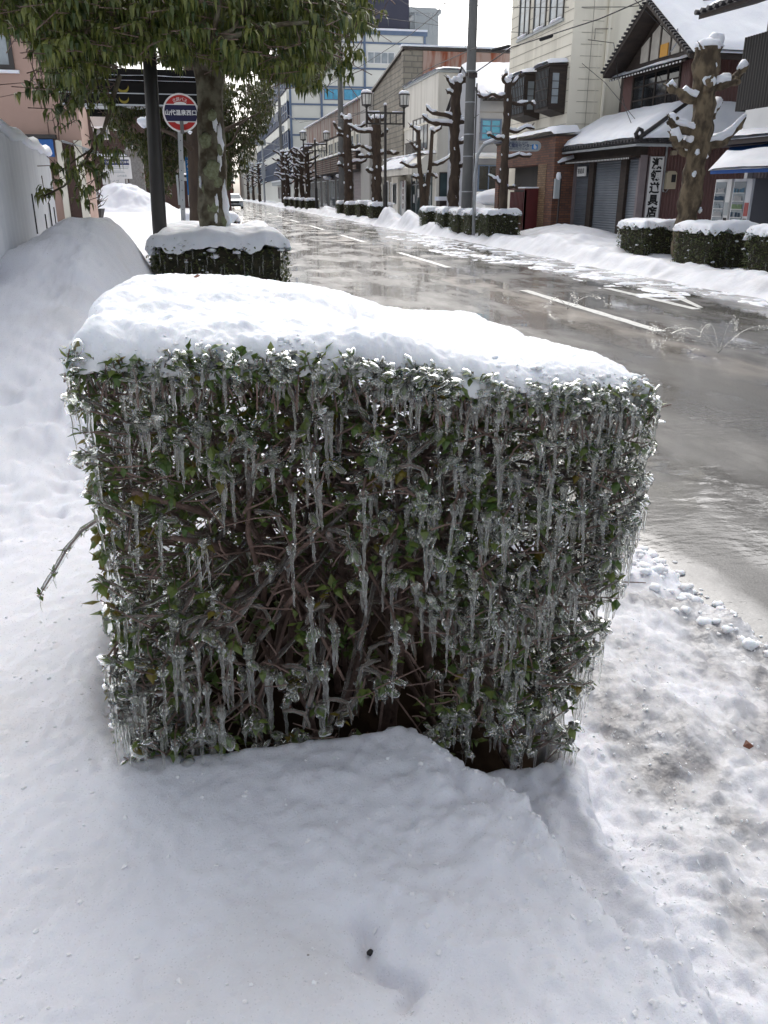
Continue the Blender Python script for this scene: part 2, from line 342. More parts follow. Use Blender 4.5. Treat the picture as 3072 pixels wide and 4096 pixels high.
M['leaf_dead'] = mat('dead_leaf', (0.14, 0.04, 0.018), .6, (0.09, 0.028, 0.012), 30)
M['tan'] = mat('meter_beige', (0.42, 0.36, 0.26), .5)
M['far_wall'] = mat('far_wall', (0.47, 0.46, 0.43), .7, (0.40, 0.39, 0.37), .3)
M['far_brick'] = mat('far_brick', (0.30, 0.13, 0.085), .8, (0.26, 0.11, 0.075), .3)
M['sheet_white'] = mat('water_jet', (0.75, 0.78, 0.8), .2)
# ------------------------------------------------------------------ numpy noise for terrain
def _h(ix, iy, s):
    n = (ix * 374761393 + iy * 668265263 + s * 1442695041) & 0xffffffff
    n = ((n ^ (n >> 13)) * 1274126177) & 0xffffffff
    return ((n ^ (n >> 16)) & 0xffff) / 65535.0
def vn(x, y, s=0):
    ix = np.floor(x).astype(np.int64); iy = np.floor(y).astype(np.int64); fx_ = x - ix; fy_ = y - iy
    u = fx_*fx_*fx_*(fx_*(fx_*6-15)+10); v = fy_*fy_*fy_*(fy_*(fy_*6-15)+10)
    a = _h(ix, iy, s); b = _h(ix+1, iy, s); c = _h(ix, iy+1, s); d = _h(ix+1, iy+1, s)
    return (a*(1-u)+b*u)*(1-v) + (c*(1-u)+d*u)*v - 0.5
def fbm(x, y, sc, o=5, s=0, g=0.5):
    t = 0; a = 1.0; x = np.asarray(x, float) * sc; y = np.asarray(y, float) * sc
    for k in range(o): t = t + a * vn(x + 17.3*k, y - 9.1*k, s + k); a *= g; x = x * 2.03; y = y * 2.03
    return t
def sm(x, a, b):
    t = np.clip((x - a) / (b - a), 0, 1); return t*t*(3 - 2*t)
def gs(x, y, cx, cy_, rx, ry): return np.exp(-((x-cx)/rx)**2 - ((y-cy_)/ry)**2)
def np_grid(name, X, Y, Z, mt, kind='structure', attr=None, parent=None, uvz=None):
    a, b = Z.shape
    me = bpy.data.meshes.new(name)
    co = np.stack([X, Y, Z], -1).reshape(-1, 3)
    i = np.arange(a*b).reshape(a, b)
    q = np.stack([i[:-1, :-1], i[1:, :-1], i[1:, 1:], i[:-1, 1:]], -1).reshape(-1, 4)
    me.vertices.add(len(co)); me.vertices.foreach_set('co', co.astype(np.float32).ravel())
    me.loops.add(q.size); me.loops.foreach_set('vertex_index', q.astype(np.int32).ravel())
    me.polygons.add(len(q)); me.polygons.foreach_set('loop_start', np.arange(0, q.size, 4, dtype=np.int32))
    me.polygons.foreach_set('use_smooth', np.ones(len(q), bool))
    if attr is not None:
        for k, arr in attr.items():
            at = me.attributes.new(k, 'FLOAT', 'POINT'); at.data.foreach_set('value', arr.astype(np.float32).ravel())
    me.update(); me.validate(); me.materials.append(mt)
    o = bpy.data.objects.new(name, me); COL.objects.link(o)
    if kind: o['kind'] = kind
    if parent is not None: o.parent = parent
    return o

HXB = (-.26, .86)
# ------------------------------------------------------------------ ground, road, near snow
M['ground'] = snow_mat('ground_snow', (0.78, 0.79, 0.83), (0.70, 0.71, 0.74), fine=3, k=.3, sparkle=False)
g = MB(); g.poly([(-700, -300, -.06), (700, -300, -.06), (700, 900, -.06), (-700, 900, -.06)]); g.build('ground', M['ground'], kind='structure')

def road_mat():
    m = bpy.data.materials.new('wet_asphalt'); m.use_nodes = True; nt = m.node_tree; L = nt.links.new
    b = nt.nodes['Principled BSDF']; b.inputs['IOR'].default_value = 1.36
    tc = nd(nt, 'TexCoord'); sp = nd(nt, 'SeparateXYZ'); L(tc.outputs['Object'], sp.inputs[0])
    def noi(sc, st, det=6, ro=.55):
        mp = nd(nt, 'Mapping'); mp.inputs['Scale'].default_value = st; L(tc.outputs['Object'], mp.inputs['Vector'])
        n = nd(nt, 'TexNoise'); n.inputs['Scale'].default_value = sc; n.inputs['Detail'].default_value = det; n.inputs['Roughness'].default_value = ro; L(mp.outputs[0], n.inputs['Vector']); return n.outputs['Fac']
    def rng(s, a, c, o0=0.0, o1=1.0):
        r = nd(nt, 'MapRange'); r.inputs[1].default_value = a; r.inputs[2].default_value = c; r.inputs[3].default_value = o0; r.inputs[4].default_value = o1; L(s, r.inputs[0]); return r.outputs[0]
    def mix(f, A, B):
        x = nd(nt, 'Mix', data_type='RGBA'); L(f, x.inputs['Factor'])
        for k, v in (('A', A), ('B', B)):
            if isinstance(v, tuple): x.inputs[k].default_value = (*v, 1)
            else: L(v, x.inputs[k])
        return x.outputs['Result']
    def mth(op, a, c=None):
        x = nd(nt, 'Math', operation=op)
        for i, v in enumerate((a, c)):
            if v is None: continue
            if isinstance(v, (int, float)): x.inputs[i].default_value = v
            else: L(v, x.inputs[i])
        return x.outputs[0]
    flow = noi(1.0, (1.3, .55, 1), 7, .6)           # films of water running over the road
    film = rng(flow, .42, .56)
    grit = noi(90, (1, 1, 1), 3)
    col = mix(rng(grit, .35, .65), (0.036, 0.035, 0.034), (0.088, 0.085, 0.080))
    slush = rng(noi(2.2, (1.2, .35, 1), 8, .65), .47, .66)
    slush = mth('MULTIPLY', slush, rng(sp.outputs['Y'], 5, 12, .35, 1))
    col = mix(mth('MULTIPLY', slush, .75), col, (0.31, 0.30, 0.28))
    wob = mth('MULTIPLY', noi(1.5, (1, 1, 1), 4), .22)
    xx = mth('ADD', sp.outputs['X'], wob)
    # rust coloured strip along the sprinkler line left of the centre line
    strip = mth('MULTIPLY', rng(xx, 4.28, 4.36), rng(xx, 5.02, 5.10, 1, 0))
    col = mix(mth('MULTIPLY', strip, .85), col, (0.24, 0.205, 0.17))
    # dark joints
    j1 = mth('COMPARE', xx, 4.30); nt.nodes[-1].inputs[2].default_value = .018
    j2 = mth('COMPARE', xx, 2.75); nt.nodes[-1].inputs[2].default_value = .02
    jn = mth('MULTIPLY', mth('MAXIMUM', j1, j2), .8)
    col = mix(jn, col, (0.03, 0.028, 0.026))
    dark = mth('MULTIPLY', rng(noi(.55, (1.0, .5, 1), 6, .6), .47, .58), rng(sp.outputs['X'], 5.4, 6.4, 1, .6))  # dark reflections of houses and trees, painted into the asphalt colour
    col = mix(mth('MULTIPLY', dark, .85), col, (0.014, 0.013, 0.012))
    col = mix(mth('MULTIPLY', rng(sp.outputs['Y'], 5.5, 10, .85, .2), rng(noi(.8, (1, .7, 1), 5), .40, .56)), col, (0.016, 0.015, 0.014))  # near road: more of the mirrored dark painted in as patches
    pud = mth('MULTIPLY', film, rng(sp.outputs['Y'], 5, 10, .8, .25)); col = mix(pud, col, (0.030, 0.028, 0.026))
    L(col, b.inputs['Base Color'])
    L(rng(grit, .3, .7, .34, .55), b.inputs['Roughness'])
    # a clear film of melt water over the asphalt: mirror smooth in puddles, thin and broken between them
    b.inputs['Coat IOR'].default_value = 1.85
    L(rng(film, 0, 1, .35, 1.0), b.inputs['Coat Weight']); L(mth('ADD', rng(film, 0, 1, .13, .015), mth('MULTIPLY', slush, .10)), b.inputs['Coat Roughness'])
    near = rng(sp.outputs['Y'], 4.0, 9.5, 1, .14)
    rip = noi(25, (.55, 1.0, 1), 3, .5); rip2 = noi(3.2, (.6, 1, 1), 2); rip = mth('MULTIPLY', rip, rng(noi(.9, (1, 1, 1), 3), .42, .6, .15, 1.3)); rip2 = mth('MULTIPLY', rip2, 1.1)
    bp = nd(nt, 'Bump'); L(mth('MULTIPLY', near, .8), bp.inputs['Strength']); bp.inputs['Distance'].default_value = .006
    L(mth('ADD', mth('MULTIPLY', rip, .8), rip2), bp.inputs['Height']); L(bp.outputs[0], b.inputs['Coat Normal'])
    b2 = nd(nt, 'Bump'); b2.inputs['Strength'].default_value = .3; b2.inputs['Distance'].default_value = .01; L(grit, b2.inputs['Height']); L(b2.outputs[0], b.inputs['Normal'])
    return m
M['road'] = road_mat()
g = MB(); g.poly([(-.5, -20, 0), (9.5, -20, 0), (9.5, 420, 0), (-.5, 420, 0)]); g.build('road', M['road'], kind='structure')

def edge1(y): return np.interp(y, [.3, .5, .77, 1.0, 1.17, 1.33, 1.42, 1.55], [.70, .67, .61, .555, .52, .46, .37, .30])
def edge2(y): return np.interp(y, [.3, .7, .9, 1.1, 1.42, 1.8, 2.4, 2.8], [.70, .665, .675, .70, .745, .80, .86, .9])
def edger(y): return np.interp(y, [0, 1.5, 2.4, 3.1, 4.0, 6, 9, 60], [1.95, 1.9, 1.78, 1.74, 1.6, 1.35, 1.25, 1.3])
def h_near(X, Y):
    jag = fbm(X, Y, 9, 4, 3) * .05 + fbm(X, Y, 40, 3, 8) * .012
    base = .40 + .02*fbm(X, Y, 1.3, 3, 1) + .02*sm(Y, 1.0, 1.4) - .03*sm(Y, 2.6, 4) - .05*(1-sm(Y, .2, .9))*sm(X, .1, .5)
    # plowed bank along the panel fence on the left
    bank = (1 - .22*sm(-X, 1.0, 1.55)) * sm(-X, .20, .86) * sm(Y, 2.8, 7.2) * (1 - sm(Y, 8.4, 10.5)) * (.84 + .12*fbm(X, Y, .8, 4, 5) + .05*fbm(X, Y, 3.1, 4, 6) + .018*fbm(X, Y, 11, 3, 8))
    base = base + bank + .05*sm(-X, .5, 1.2)*sm(Y, 1.5, 3)
    base = base - .05*sm(Y, 10, 13)*sm(-X, .3, .9)*(1-sm(-X, 2.2, 2.7))          # trodden walkway
    base = base + .25*gs(X, Y, -3.4, 15.0, .7, 4) + .10*fbm(X, Y, .9, 5, 7)*sm(Y, 12, 16)*(1-.7*sm(Y, 25, 40))
    base = base + .10*sm(X, -.2, .5)*sm(Y, 11, 13)
    rnd = np.random.RandomState(4)
    trod = sm(-X, .28, .42)*(1-sm(-X, .85, 1.2))*sm(Y, 2.4, 3.2)*(1-sm(Y, 5.5, 7)); base = base + trod*(.075*np.minimum(.12, fbm(X, Y, 5, 5, 19)) + .02*fbm(X, Y, 14, 4, 20))
    for k in range(34):                                                     # footprints and dents
        cx_ = -.38 - rnd.rand()*.42; cy_ = 2.6 + rnd.rand()*3.6
        q_ = .6 + .7*rnd.rand(); base = base - (.015 + .04*rnd.rand())*np.exp(-(((X-cx_+.3*jag)/(.035*q_))**2 + ((Y-cy_+.6*jag)/(.06*q_))**2)**1.3)
    for cx_, cy_, d in ((-.98, 4.1, .05), (-.87, 3.3, .03), (.13, .98, .012), (.22, .90, .018), (.30, .83, .02), (-.75, 2.6, .02)):
        base = base - d*np.exp(-(((X-cx_)/.055)**2 + ((Y-cy_)/.06)**2)**1.5)
    base = base - .10*np.exp(-((X+.26)/.06)**2)*sm(Y, 1.5, 1.8)*(1-sm(Y, 2.5, 2.7))  # hollow under the icicles, left side
    base = base - .05*gs(X, Y, -.22, 1.62, .05, .12)
    # terraces stepping down towards the carriageway
    e1 = edge1(Y) + jag; e1 = e1 + .012*fbm(X, Y, 26, 4, 14); t1 = sm(X, e1 - .008, e1 + .022)
    far = sm(Y, 2.55, 2.9)
    base = base + .022*sm(X, e1-.16, e1-.02)*np.maximum(-.05, fbm(X, Y, 13, 4, 15)) + .012*np.exp(-((X-e1+.03)/.03)**2)
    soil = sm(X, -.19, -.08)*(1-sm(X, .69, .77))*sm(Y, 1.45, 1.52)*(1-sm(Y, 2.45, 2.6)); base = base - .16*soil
    nr = 1 - sm(Y, .92, 1.30); mid = .262 + .078*nr - .07*soil + .03*fbm(X, Y, 5, 4, 11) + .010*fbm(X, Y, 24, 3, 13) - .05*(1-sm(Y, .4, 1.0))
    z = base*(1-t1*(1-far)) + mid*t1*(1-far)
    e2 = edge2(Y) + jag*.9 ; e2 = e2*(1-far) + far*(1.15 - .1*sm(Y, 4, 7) + jag*2)
    lip = .014*np.exp(-((X-e2+.02)/.025)**2)
    low = .155 + .115*nr*(1-sm(X, .72, 1.15)) + .014*np.abs(fbm(X, Y, 30, 3, 23)) - .10*sm(X, e2, edger(Y)) + .022*fbm(X, Y, 10, 4, 21) + .030*np.maximum(0, fbm(X, Y, 16, 3, 31)) + .05*np.maximum(0, fbm(X, Y, 3.3, 4, 41))
    t2 = sm(X, e2 - .008 - .16*far, e2 + .03 + .16*far)
    z = (z + lip)*(1-t2) + low*t2
    cr = np.exp(-((X-e2-.012)/.012)**2)*np.clip(fbm(X, Y, 6, 3, 77)*2.2+.25, 0, 1)*(1-far); z = z - .05*cr
    # lumpy edge of cleared snow beside the wet road, then away
    er = edger(Y) + .11*fbm(X*0+3, Y, 2.2, 4, 51) + .03*fbm(X, Y, 12, 3, 52)
    z = z + .05*np.maximum(0, fbm(X, Y, 7, 4, 61)+.12)*sm(X, er-.45, er-.12)
    z = z + .005*fbm(X, Y, 16, 5, 71) + .0058*fbm(X, Y, 52, 3, 72)*(1-sm(Y, 2, 4)) + .040*np.maximum(0, fbm(X, Y, 8, 4, 73) - .02)*sm(X, -.3, .3)*(1-sm(Y, 1.3, 1.5)) + .010*np.abs(fbm(X, Y, 19, 4, 74))*sm(X, .0, .4)*(1-sm(Y, 3, 5)) - .035*np.exp(-((X-.13-.35*(1.0-Y)+.06*fbm(X, Y, 9, 3, 76))/.018)**2)*sm(Y, .80, .86)*(1-sm(Y, .98, 1.04))
    out = sm(X, er - .05, er + .03); z = z*(1-out) + (-.05)*out
    ice = sm(X, e2 + .08, e2 + .22)*(1-.75*far)*np.clip(.62 + 1.25*fbm(X, Y, 3.0, 5, 91), 0, 1)
    return z, ice, soil
ys = [.30]
while ys[-1] < 135: ys.append(ys[-1] + max(.0065, .0075*ys[-1]))
xs = np.concatenate([-np.geomspace(30, 1.35, 90)[:-1], np.linspace(-1.35, 2.1, 430)])
X, Y = np.meshgrid(xs, np.array(ys), indexing='ij')
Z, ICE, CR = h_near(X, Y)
def ground_snow_mat():
    m = snow_mat('near_snow', (0.80, 0.81, 0.86), (0.76, 0.765, 0.815), fine=150, k=.5, dirt=((0.55, 0.53, 0.51), 1.6, .60, .35)); nt = m.node_tree; L = nt.links.new
    b = nt.nodes['Principled BSDF']; out = nt.nodes['Material Output']
    i = nd(nt, 'BsdfPrincipled'); i.inputs['Roughness'].default_value = .22; i.inputs['IOR'].default_value = 1.31
    tc = nd(nt, 'TexCoord'); n = nd(nt, 'TexNoise'); n.inputs['Scale'].default_value = 5.5; n.inputs['Detail'].default_value = 9; n.inputs['Roughness'].default_value = .68; L(tc.outputs['Object'], n.inputs['Vector'])
    cr = nd(nt, 'ValToRGB'); e = cr.color_ramp.elements; e[0].position = .36; e[0].color = (.155, .15, .155, 1); e[1].position = .66; e[1].color = (.66, .665, .69, 1)
    q = e.new(.50); q.color = (.36, .355, .36, 1); L(n.outputs['Fac'], cr.inputs[0]); L(cr.outputs[0], i.inputs['Base Color'])
    n2 = nd(nt, 'TexNoise'); n2.inputs['Scale'].default_value = 34; n2.inputs['Detail'].default_value = 6; L(tc.outputs['Object'], n2.inputs['Vector'])
    bp = nd(nt, 'Bump'); bp.inputs['Strength'].default_value = .55; bp.inputs['Distance'].default_value = .02; L(n2.outputs['Fac'], bp.inputs['Height']); L(bp.outputs[0], i.inputs['Normal'])
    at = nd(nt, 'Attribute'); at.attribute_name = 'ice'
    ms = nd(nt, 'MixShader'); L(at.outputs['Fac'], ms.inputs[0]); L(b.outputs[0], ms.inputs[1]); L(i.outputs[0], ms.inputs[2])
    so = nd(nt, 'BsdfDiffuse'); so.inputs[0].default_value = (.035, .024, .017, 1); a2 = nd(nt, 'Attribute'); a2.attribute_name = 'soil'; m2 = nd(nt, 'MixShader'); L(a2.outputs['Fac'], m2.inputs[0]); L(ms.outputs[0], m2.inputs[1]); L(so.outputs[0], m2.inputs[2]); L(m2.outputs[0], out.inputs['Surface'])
    return m
M['near_snow'] = ground_snow_mat()
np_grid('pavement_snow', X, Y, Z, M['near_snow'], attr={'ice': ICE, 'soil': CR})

# far pavement: plowed bank between road and shops
ys = [4.0]
while ys[-1] < 330: ys.append(ys[-1] + max(.05, .0055*ys[-1]))
xs = np.concatenate([np.arange(7.3, 9.6, .045), np.linspace(9.6, 30, 40)])
X, Y = np.meshgrid(xs, np.array(ys), indexing='ij')
def h_far(X, Y):
    er = 7.85 + .22*sm(Y, 14, 26) + .25*fbm(X*0+1, Y, .45, 4, 5) + .10*fbm(X, Y, 2.4, 4, 6) + .35*sm(Y, 60, 150)
    up = sm(X, er, er + .85)
    z = up*(.22 + .08*fbm(X, Y, .7, 5, 2)) + .12*up*np.maximum(-.1, fbm(X, Y, 2.1, 5, 12)) + .09*gs(X, Y*0, 8.75, 0, .55, 1)*up*(.7 + .9*fbm(X, Y, .35, 3, 3))
    z = z - .02 + .02*fbm(X, Y, 5, 3, 9)*up
    z = z + .42*gs(X, Y, 11.2, 25.5, 1.0, 2.6) + .30*gs(X, Y, 9.6, 21.5, .9, 1.8)
    z = z + .62*gs(X, Y, 8.75, 42.5, .75, 1.6) + .52*gs(X, Y, 8.8, 37.8, .8, 1.5) + .25*gs(X, Y, 8.6, 33, .5, 1.0)
    z = z + .35*gs(X, Y, 9.2, 66, .9, 2.0) + .25*gs(X, Y, 9.0, 108, 1, 5)
    return z*up - .05*(1-up)
np_grid('far_pavement_snow', X, Y, h_far(X, Y), M['snow_bank'])
def hf(x, y): return float(h_far(np.array([float(x)]), np.array([float(y)]))[0])
def hn(x, y): return float(h_near(np.array([float(x)]), np.array([float(y)]))[0][0])

# painted lines, worn
def line(x0, x1, y0, y1):
    b = MB(); n = max(2, int((y1-y0)/.25)); P = []
    for i in range(n+1):
        y = y0 + (y1-y0)*i/n; P.append([(x0 + .008*math.sin(i*2.7), y, .004), (x1 + .008*math.sin(i*1.9+1), y, .004)])
    b.grid(P); b.build('road_marking', M['asphalt_line'], kind='structure')
for y0, y1 in ((8.9, 13.4), (18.0, 23.0), (28.2, 33.6), (38.4, 43.6), (49, 54), (59, 64), (69, 74)): line(5.02, 5.17, y0, y1)
line(6.52, 6.66, 10.6, 13.4)
b = MB(); b.poly([(6.70, 10.75, .004), (6.78, 10.75, .004), (7.35, 12.6, .004), (7.18, 12.6, .004)]); b.poly([(7.18, 12.64, .004), (7.35, 12.64, .004), (7.32, 13.6, .004), (7.22, 13.6, .004)])
b.build('road_marking', M['asphalt_line'], kind='structure')

# slush lumps left on the carriageway
X, Y = np.meshgrid(np.arange(6.0, 8.3, .035), np.arange(8.0, 34, .06), indexing='ij')
mk = np.exp(-((X - 6.95 - .25*np.sin(Y*.5) - .3*fbm(X*0, Y, .4, 3, 4))/.30)**2)*sm(Y, 11.5, 13)*(1-sm(Y, 26, 33)) + .35*sm(X, 7.6, 8.1)
Zs = .006 + .055*np.minimum(.9, fbm(X, Y, 3.2, 5, 31) + .26*mk - .30 + .35*fbm(X, Y, 13, 3, 33)*mk) * (mk > .02) - .02*(mk <= .02)
np_grid('slush', X, Y, np.where(Zs < 0, -.03, Zs), M['snow_far'], kind='stuff')
rs = random.Random(8)
b = MB()
for k in range(300):
    y = 1.9 + rs.random()*1.9; x = float(edger(y)) - .05 + rs.gauss(0, .09); r = .006 + .020*rs.random()**3
    b.blob((x, y, max(r*.1, hn(x, y) + r*.1)), r, (1.2, 1.1, .7), 8, 5, .28, rs)
b.build('snow_lumps', M['snow'], kind='stuff', smooth=True)
# crumbs of frozen snow and ice grains lying on the near snow
rs = random.Random(15); b = MB()
for k in range(3400):
    y = .62 + 2.3*rs.random()**1.3; u = rs.random()
    x = float(edge1(y)) + rs.gauss(0, .05) if u < .22 else (float(edge2(y)) + abs(rs.gauss(0, .35)) if u < .72 else -.7 + 1.3*rs.random())
    if HXB[0] < x < HXB[1] and 1.4 < y < 2.65 or x > 1.7: continue
    r = .0012 + .0042*rs.random()**3
    b.blob((x, y, 0), r, (1.2, 1.1, .8), 5, 4, .35, rs)
xy = np.array([v[:2] for v in b.v]); zz = h_near(xy[:, 0], xy[:, 1])[0]
b.v = [(v[0], v[1], v[2] + float(z_)) for v, z_ in zip(b.v, zz)]
b.build('snow_crumbs', M['snow'], kind='stuff')
# ------------------------------------------------------------------ hedges
def leafq(b, p, d, up, ln, wd, mi=0, curl=.25):
    """one pointed leaf: p base, d direction"""
    d = d.normalized(); s = d.cross(up); s = s.normalized() if s.length > 1e-5 else d.orthogonal().normalized(); n = s.cross(d)
    m_ = p + d*ln*.45 + n*ln*curl*.35; t = p + d*ln - n*ln*curl*.25
    b.add([p, m_ + s*wd*.5 - n*wd*.18, t, m_ - s*wd*.5 - n*wd*.18, m_], [(0, 4, 1), (1, 4, 2), (2, 4, 3), (3, 4, 0)], mi)
def rv(r): return Vector((r.gauss(0, 1), r.gauss(0, 1), r.gauss(0, 1))).normalized()

def cap_mesh(x0, x1, y0, y1, zt, th, seed, nx=40, ny=40, rough=.02, drop=.05, wdt=.18, fine=0.0, jag=8):
    """snow lying on a clipped top: zt(x,y) foliage top, th(u,v) thickness"""
    u = np.linspace(0, 1, nx); v = np.linspace(0, 1, ny); U, V = np.meshgrid(u, v, indexing='ij')
    Xc = x0 + (x1-x0)*U; Yc = y0 + (y1-y0)*V
    d = np.minimum(np.minimum(U*(x1-x0), (1-U)*(x1-x0)), np.minimum(V*(y1-y0), (1-V)*(y1-y0)))
    pr = np.sqrt(np.clip(1 - (1 - np.clip(d/wdt, 0, 1))**2, 0, 1))
    zz = zt(Xc, Yc) + th(U, V)*pr + rough*fbm(Xc + seed*7, Yc, 3.2, 3, seed) * (.4 + pr) + fine*fbm(Xc, Yc, 38, 4, seed+9)
    zz = zz - drop*(1 - pr)*(.55 + 1.6*fbm(Xc*1.0 + seed, Yc, jag, 4, seed+3))
    Xo = Xc + (1-pr)*.02*fbm(Xc, Yc, 14, 3, seed+4)*4*(U-.5); Yo = Yc + (1-pr)*.02*fbm(Xc, Yc, 13, 3, seed+5)
    b = MB(); b.grid([[(Xo[i, j], Yo[i, j], zz[i, j]) for j in range(ny)] for i in range(nx)])
    # underside
    ring = [(i, 0) for i in range(nx)] + [(nx-1, j) for j in range(1, ny)] + [(i, ny-1) for i in range(nx-2, -1, -1)] + [(0, j) for j in range(ny-2, 0, -1)]
    cen = Vector((x0+x1, y0+y1, 0))/2; top = [Vector((Xo[i, j], Yo[i, j], zz[i, j])) for i, j in ring]
    inn = [p + (Vector((cen.x, cen.y, 0)) - Vector((p.x, p.y, 0)))*.12 + Vector((0, 0, -.004)) for p in top]
    n = len(ring); b.add(top + inn, [(i, (i+1) % n, (i+1) % n + n, i + n) for i in range(n)] + [tuple(range(n, 2*n))])
    return b

# ---- the iced hedge in front
rs = random.Random(21)
HX0, HX1, HY0, HY1 = -.235, .835, 1.42, 2.62
def ztop(x, y): return 1.262 - .125*((np.clip(x, HX0, HX1) - HX0)/(HX1-HX0))**1.3 + .006*np.sin(x*9)
fg = thing('iced_hedge', 'big square hedge in front, encased in ice with hanging icicles under a snow cap', 'hedge', (.3, 2.0, .25))
def xr(z): return HX1 - .13*max(0, (1.0 - z)/.7)         # right flank leans in towards the ground
leaves = MB(); gold = MB(); twigs = MB(); coat = MB(); coat2 = coat; ic = []
def icicle(p, ln, r, rr=rs):
    """drip: spreading root, slightly wavy shaft, rounded tip"""
    n = 7; pts = []; rd = []; dx = rr.gauss(0, .04); dy = rr.gauss(0, .03); k = max(6, int(ln/.008)); ph = rr.random()*6
    for i in range(k+1):
        t = i/k; h = -ln*t
        pts.append(p + Vector((dx*ln*t + .0009*math.sin(h*170+ph), dy*ln*t, h)))
        q = r*(1 - .55*t)*(1 + .13*math.sin(h*420 + ph))
        q *= 1 + 1.5*math.exp(-(ln*t)/.0045)
        if i == k: q = r*.14
        elif i == k-1: q *= .85
        rd.append(q)
    return pts, rd, n
def cluster(p, nrm, sz, nl, ice, side, zk):
    """a twig tip with its leaves, the glaze over them and the drips below"""
    ax = (nrm + Vector((0, 0, .35)) + rv(rs)*.5).normalized()
    base = p - ax*sz*1.4; t0 = base - ax*sz*2 + rv(rs)*.008
    twigs.tube([t0, base, p], [.0017, .0014, .0009], 5)
    lb = gold if rs.random() < (.12 if side else .05) else leaves
    glz = ice and rs.random() < ice + .12; low = p
    if glz: coat.tube([t0.lerp(base, .4), t0.lerp(base, .8), base.lerp(p, .3), base.lerp(p, .8), p + ax*.002], [.0026, .0040 + .0016*rs.random(), .0034, .0042 + .0018*rs.random(), .002], 7)
    for k in range(nl):
        d = (ax*.5 + rv(rs)*1.0 + Vector((0, 0, -.45 if ice else .1))).normalized()
        o = base + ax*sz*1.4*rs.random(); ln = sz*(.75 + .6*rs.random())
        leafq(lb, o, d, Vector((0, 0, 1)), ln, ln*(.5 + .15*rs.random()), curl=.1 + .5*rs.random())
        if glz and rs.random() < .62:
            s_ = d.cross(Vector((0, 0, 1))); s_ = s_.normalized() if s_.length > .05 else d.orthogonal().normalized(); n_ = s_.cross(d)
            c = o + d*ln*.52 - Vector((0, 0, .0015)); coat.oblob(c, d, s_, n_, ln*(.56 + .1*rs.random()), ln*(.36 + .12*rs.random()), .0036 + .0040*rs.random(), rs, .13, 8, 5)
            e_ = o + d*ln*.95
            if e_.z < low.z: low = e_
    if glz and rs.random() < .30: coat.oblob(p - Vector((0, 0, sz*.35)), Vector((0, 0, 1)), Vector((1, 0, 0)), Vector((0, 1, 0)), sz*(.45 + .4*rs.random()), sz*(.26 + .16*rs.random()), sz*.28, rs, .22, 9, 6)
    if glz and rs.random() < .85:
        for q in range(1 + int(rs.random()*1.8)):
            L = (.014 + .085*rs.random()**1.15)*zk; r_ = .0021 + .0020*rs.random() + L*.014
            o = low if q == 0 else p + Vector((rs.gauss(0, .007), rs.gauss(0, .005), -sz*.2))
            ic.append(icicle(o + Vector((0, -.003, .003)), min(L, .13), r_))
# front face
hole = [(.10, .80, .13, .12), (.19, .52, .10, .16), (.02, .62, .10, .09), (.33, .44, .10, .12), (.06, .97, .16, .05), (.27, .70, .07, .08), (.40, .62, .06, .1), (.0, .85, .1, .08)]
n = 0
while n < 800:
    z = .30 + rs.random()*.95; x = HX0 + rs.random()*(xr(z) - HX0)
    if z > float(ztop(x, 0)) - .0: continue
    hv = sum(a for cx_, cz, rx, rz in hole for a in [math.exp(-((x-cx_)/rx)**2 - ((z-cz)/rz)**2)])
    if rs.random() < min(.93, hv*.95): continue
    if x < -.05 and z < .42 and rs.random() < .3: continue
    n += 1
    left = x < -.12
    cluster(Vector((x, HY0 + .02 + abs(rs.gauss(0, .035)), z)), Vector((0, -1, 0)), .019 + .011*rs.random(), 3 + int(rs.random()*4),
            (.56 if z < 1.1 else .32)*(1.15 if (x > .35 or z < .6) else .75), left, 1.7 if (x < .08 and z < .72) or x > .66 else 1.15)
# flanks, rim, back and inside
for k in range(560):
    z = .33 + rs.random()*.92; y = HY0 + rs.random()**1.4*(HY1-HY0); dense = z > .8
    if z > 1.22: continue
    cluster(Vector((HX0 - .012 + abs(rs.gauss(0, .02)), y, z)), Vector((-1, -.2, .1)), .018 + .012*rs.random(), 4 + int(rs.random()*4), .25 if dense else .7, True, 1.3)
for k in range(520):
    z = .34 + rs.random()*.75; y = HY0 + rs.random()**1.4*(HY1-HY0)
    cluster(Vector((xr(z) + .014 - abs(rs.gauss(0, .02)), y, z)), Vector((1, -.2, 0)), .017 + .010*rs.random(), 3 + int(rs.random()*4), .85, False, 1.35)
for k in range(330):
    x = HX0 + rs.random()*(HX1-HX0); y = HY0 - .008 + abs(rs.gauss(0, .022))
    cluster(Vector((x, y, float(ztop(x, y)) + rs.random()*.042 - .03)), Vector((0, -.5, 1)), .015 + .009*rs.random(), 4 + int(rs.random()*4), .35 if x < .25 else .8, x < 0, .7)
for k in range(46):
    y = HY0 + rs.random()*.7; cluster(Vector((HX1 + rs.gauss(0, .010), y, float(ztop(HX1, y)) - .03 + rs.random()*.02)), Vector((.5, 0, 1)), .016, 4, .9, False, .8)
for k in range(2700):
    x = HX0 + .03 + rs.random()*(HX1-HX0-.1); y = HY0 + .14 + rs.random()*(HY1-HY0-.15); z = .30 + rs.random()*.86
    if z > float(ztop(x, y)) - .10: continue
    if abs(x-.25) < .25 and z < .75 and y < 2.1 and rs.random() < .8: continue
    cluster(Vector((x, y, z)), rv(rs), .018 + .012*rs.random(), 5, 0, False, 1)
for k in range(760):
    x = HX0 + .05 + rs.random()*(HX1-HX0-.2); y = HY1 - abs(rs.gauss(0, .08)); z = .28 + rs.random()*.80
    cluster(Vector((x, y, z)), Vector((0, 1, 0)), .028, 8, 0, False, 1)
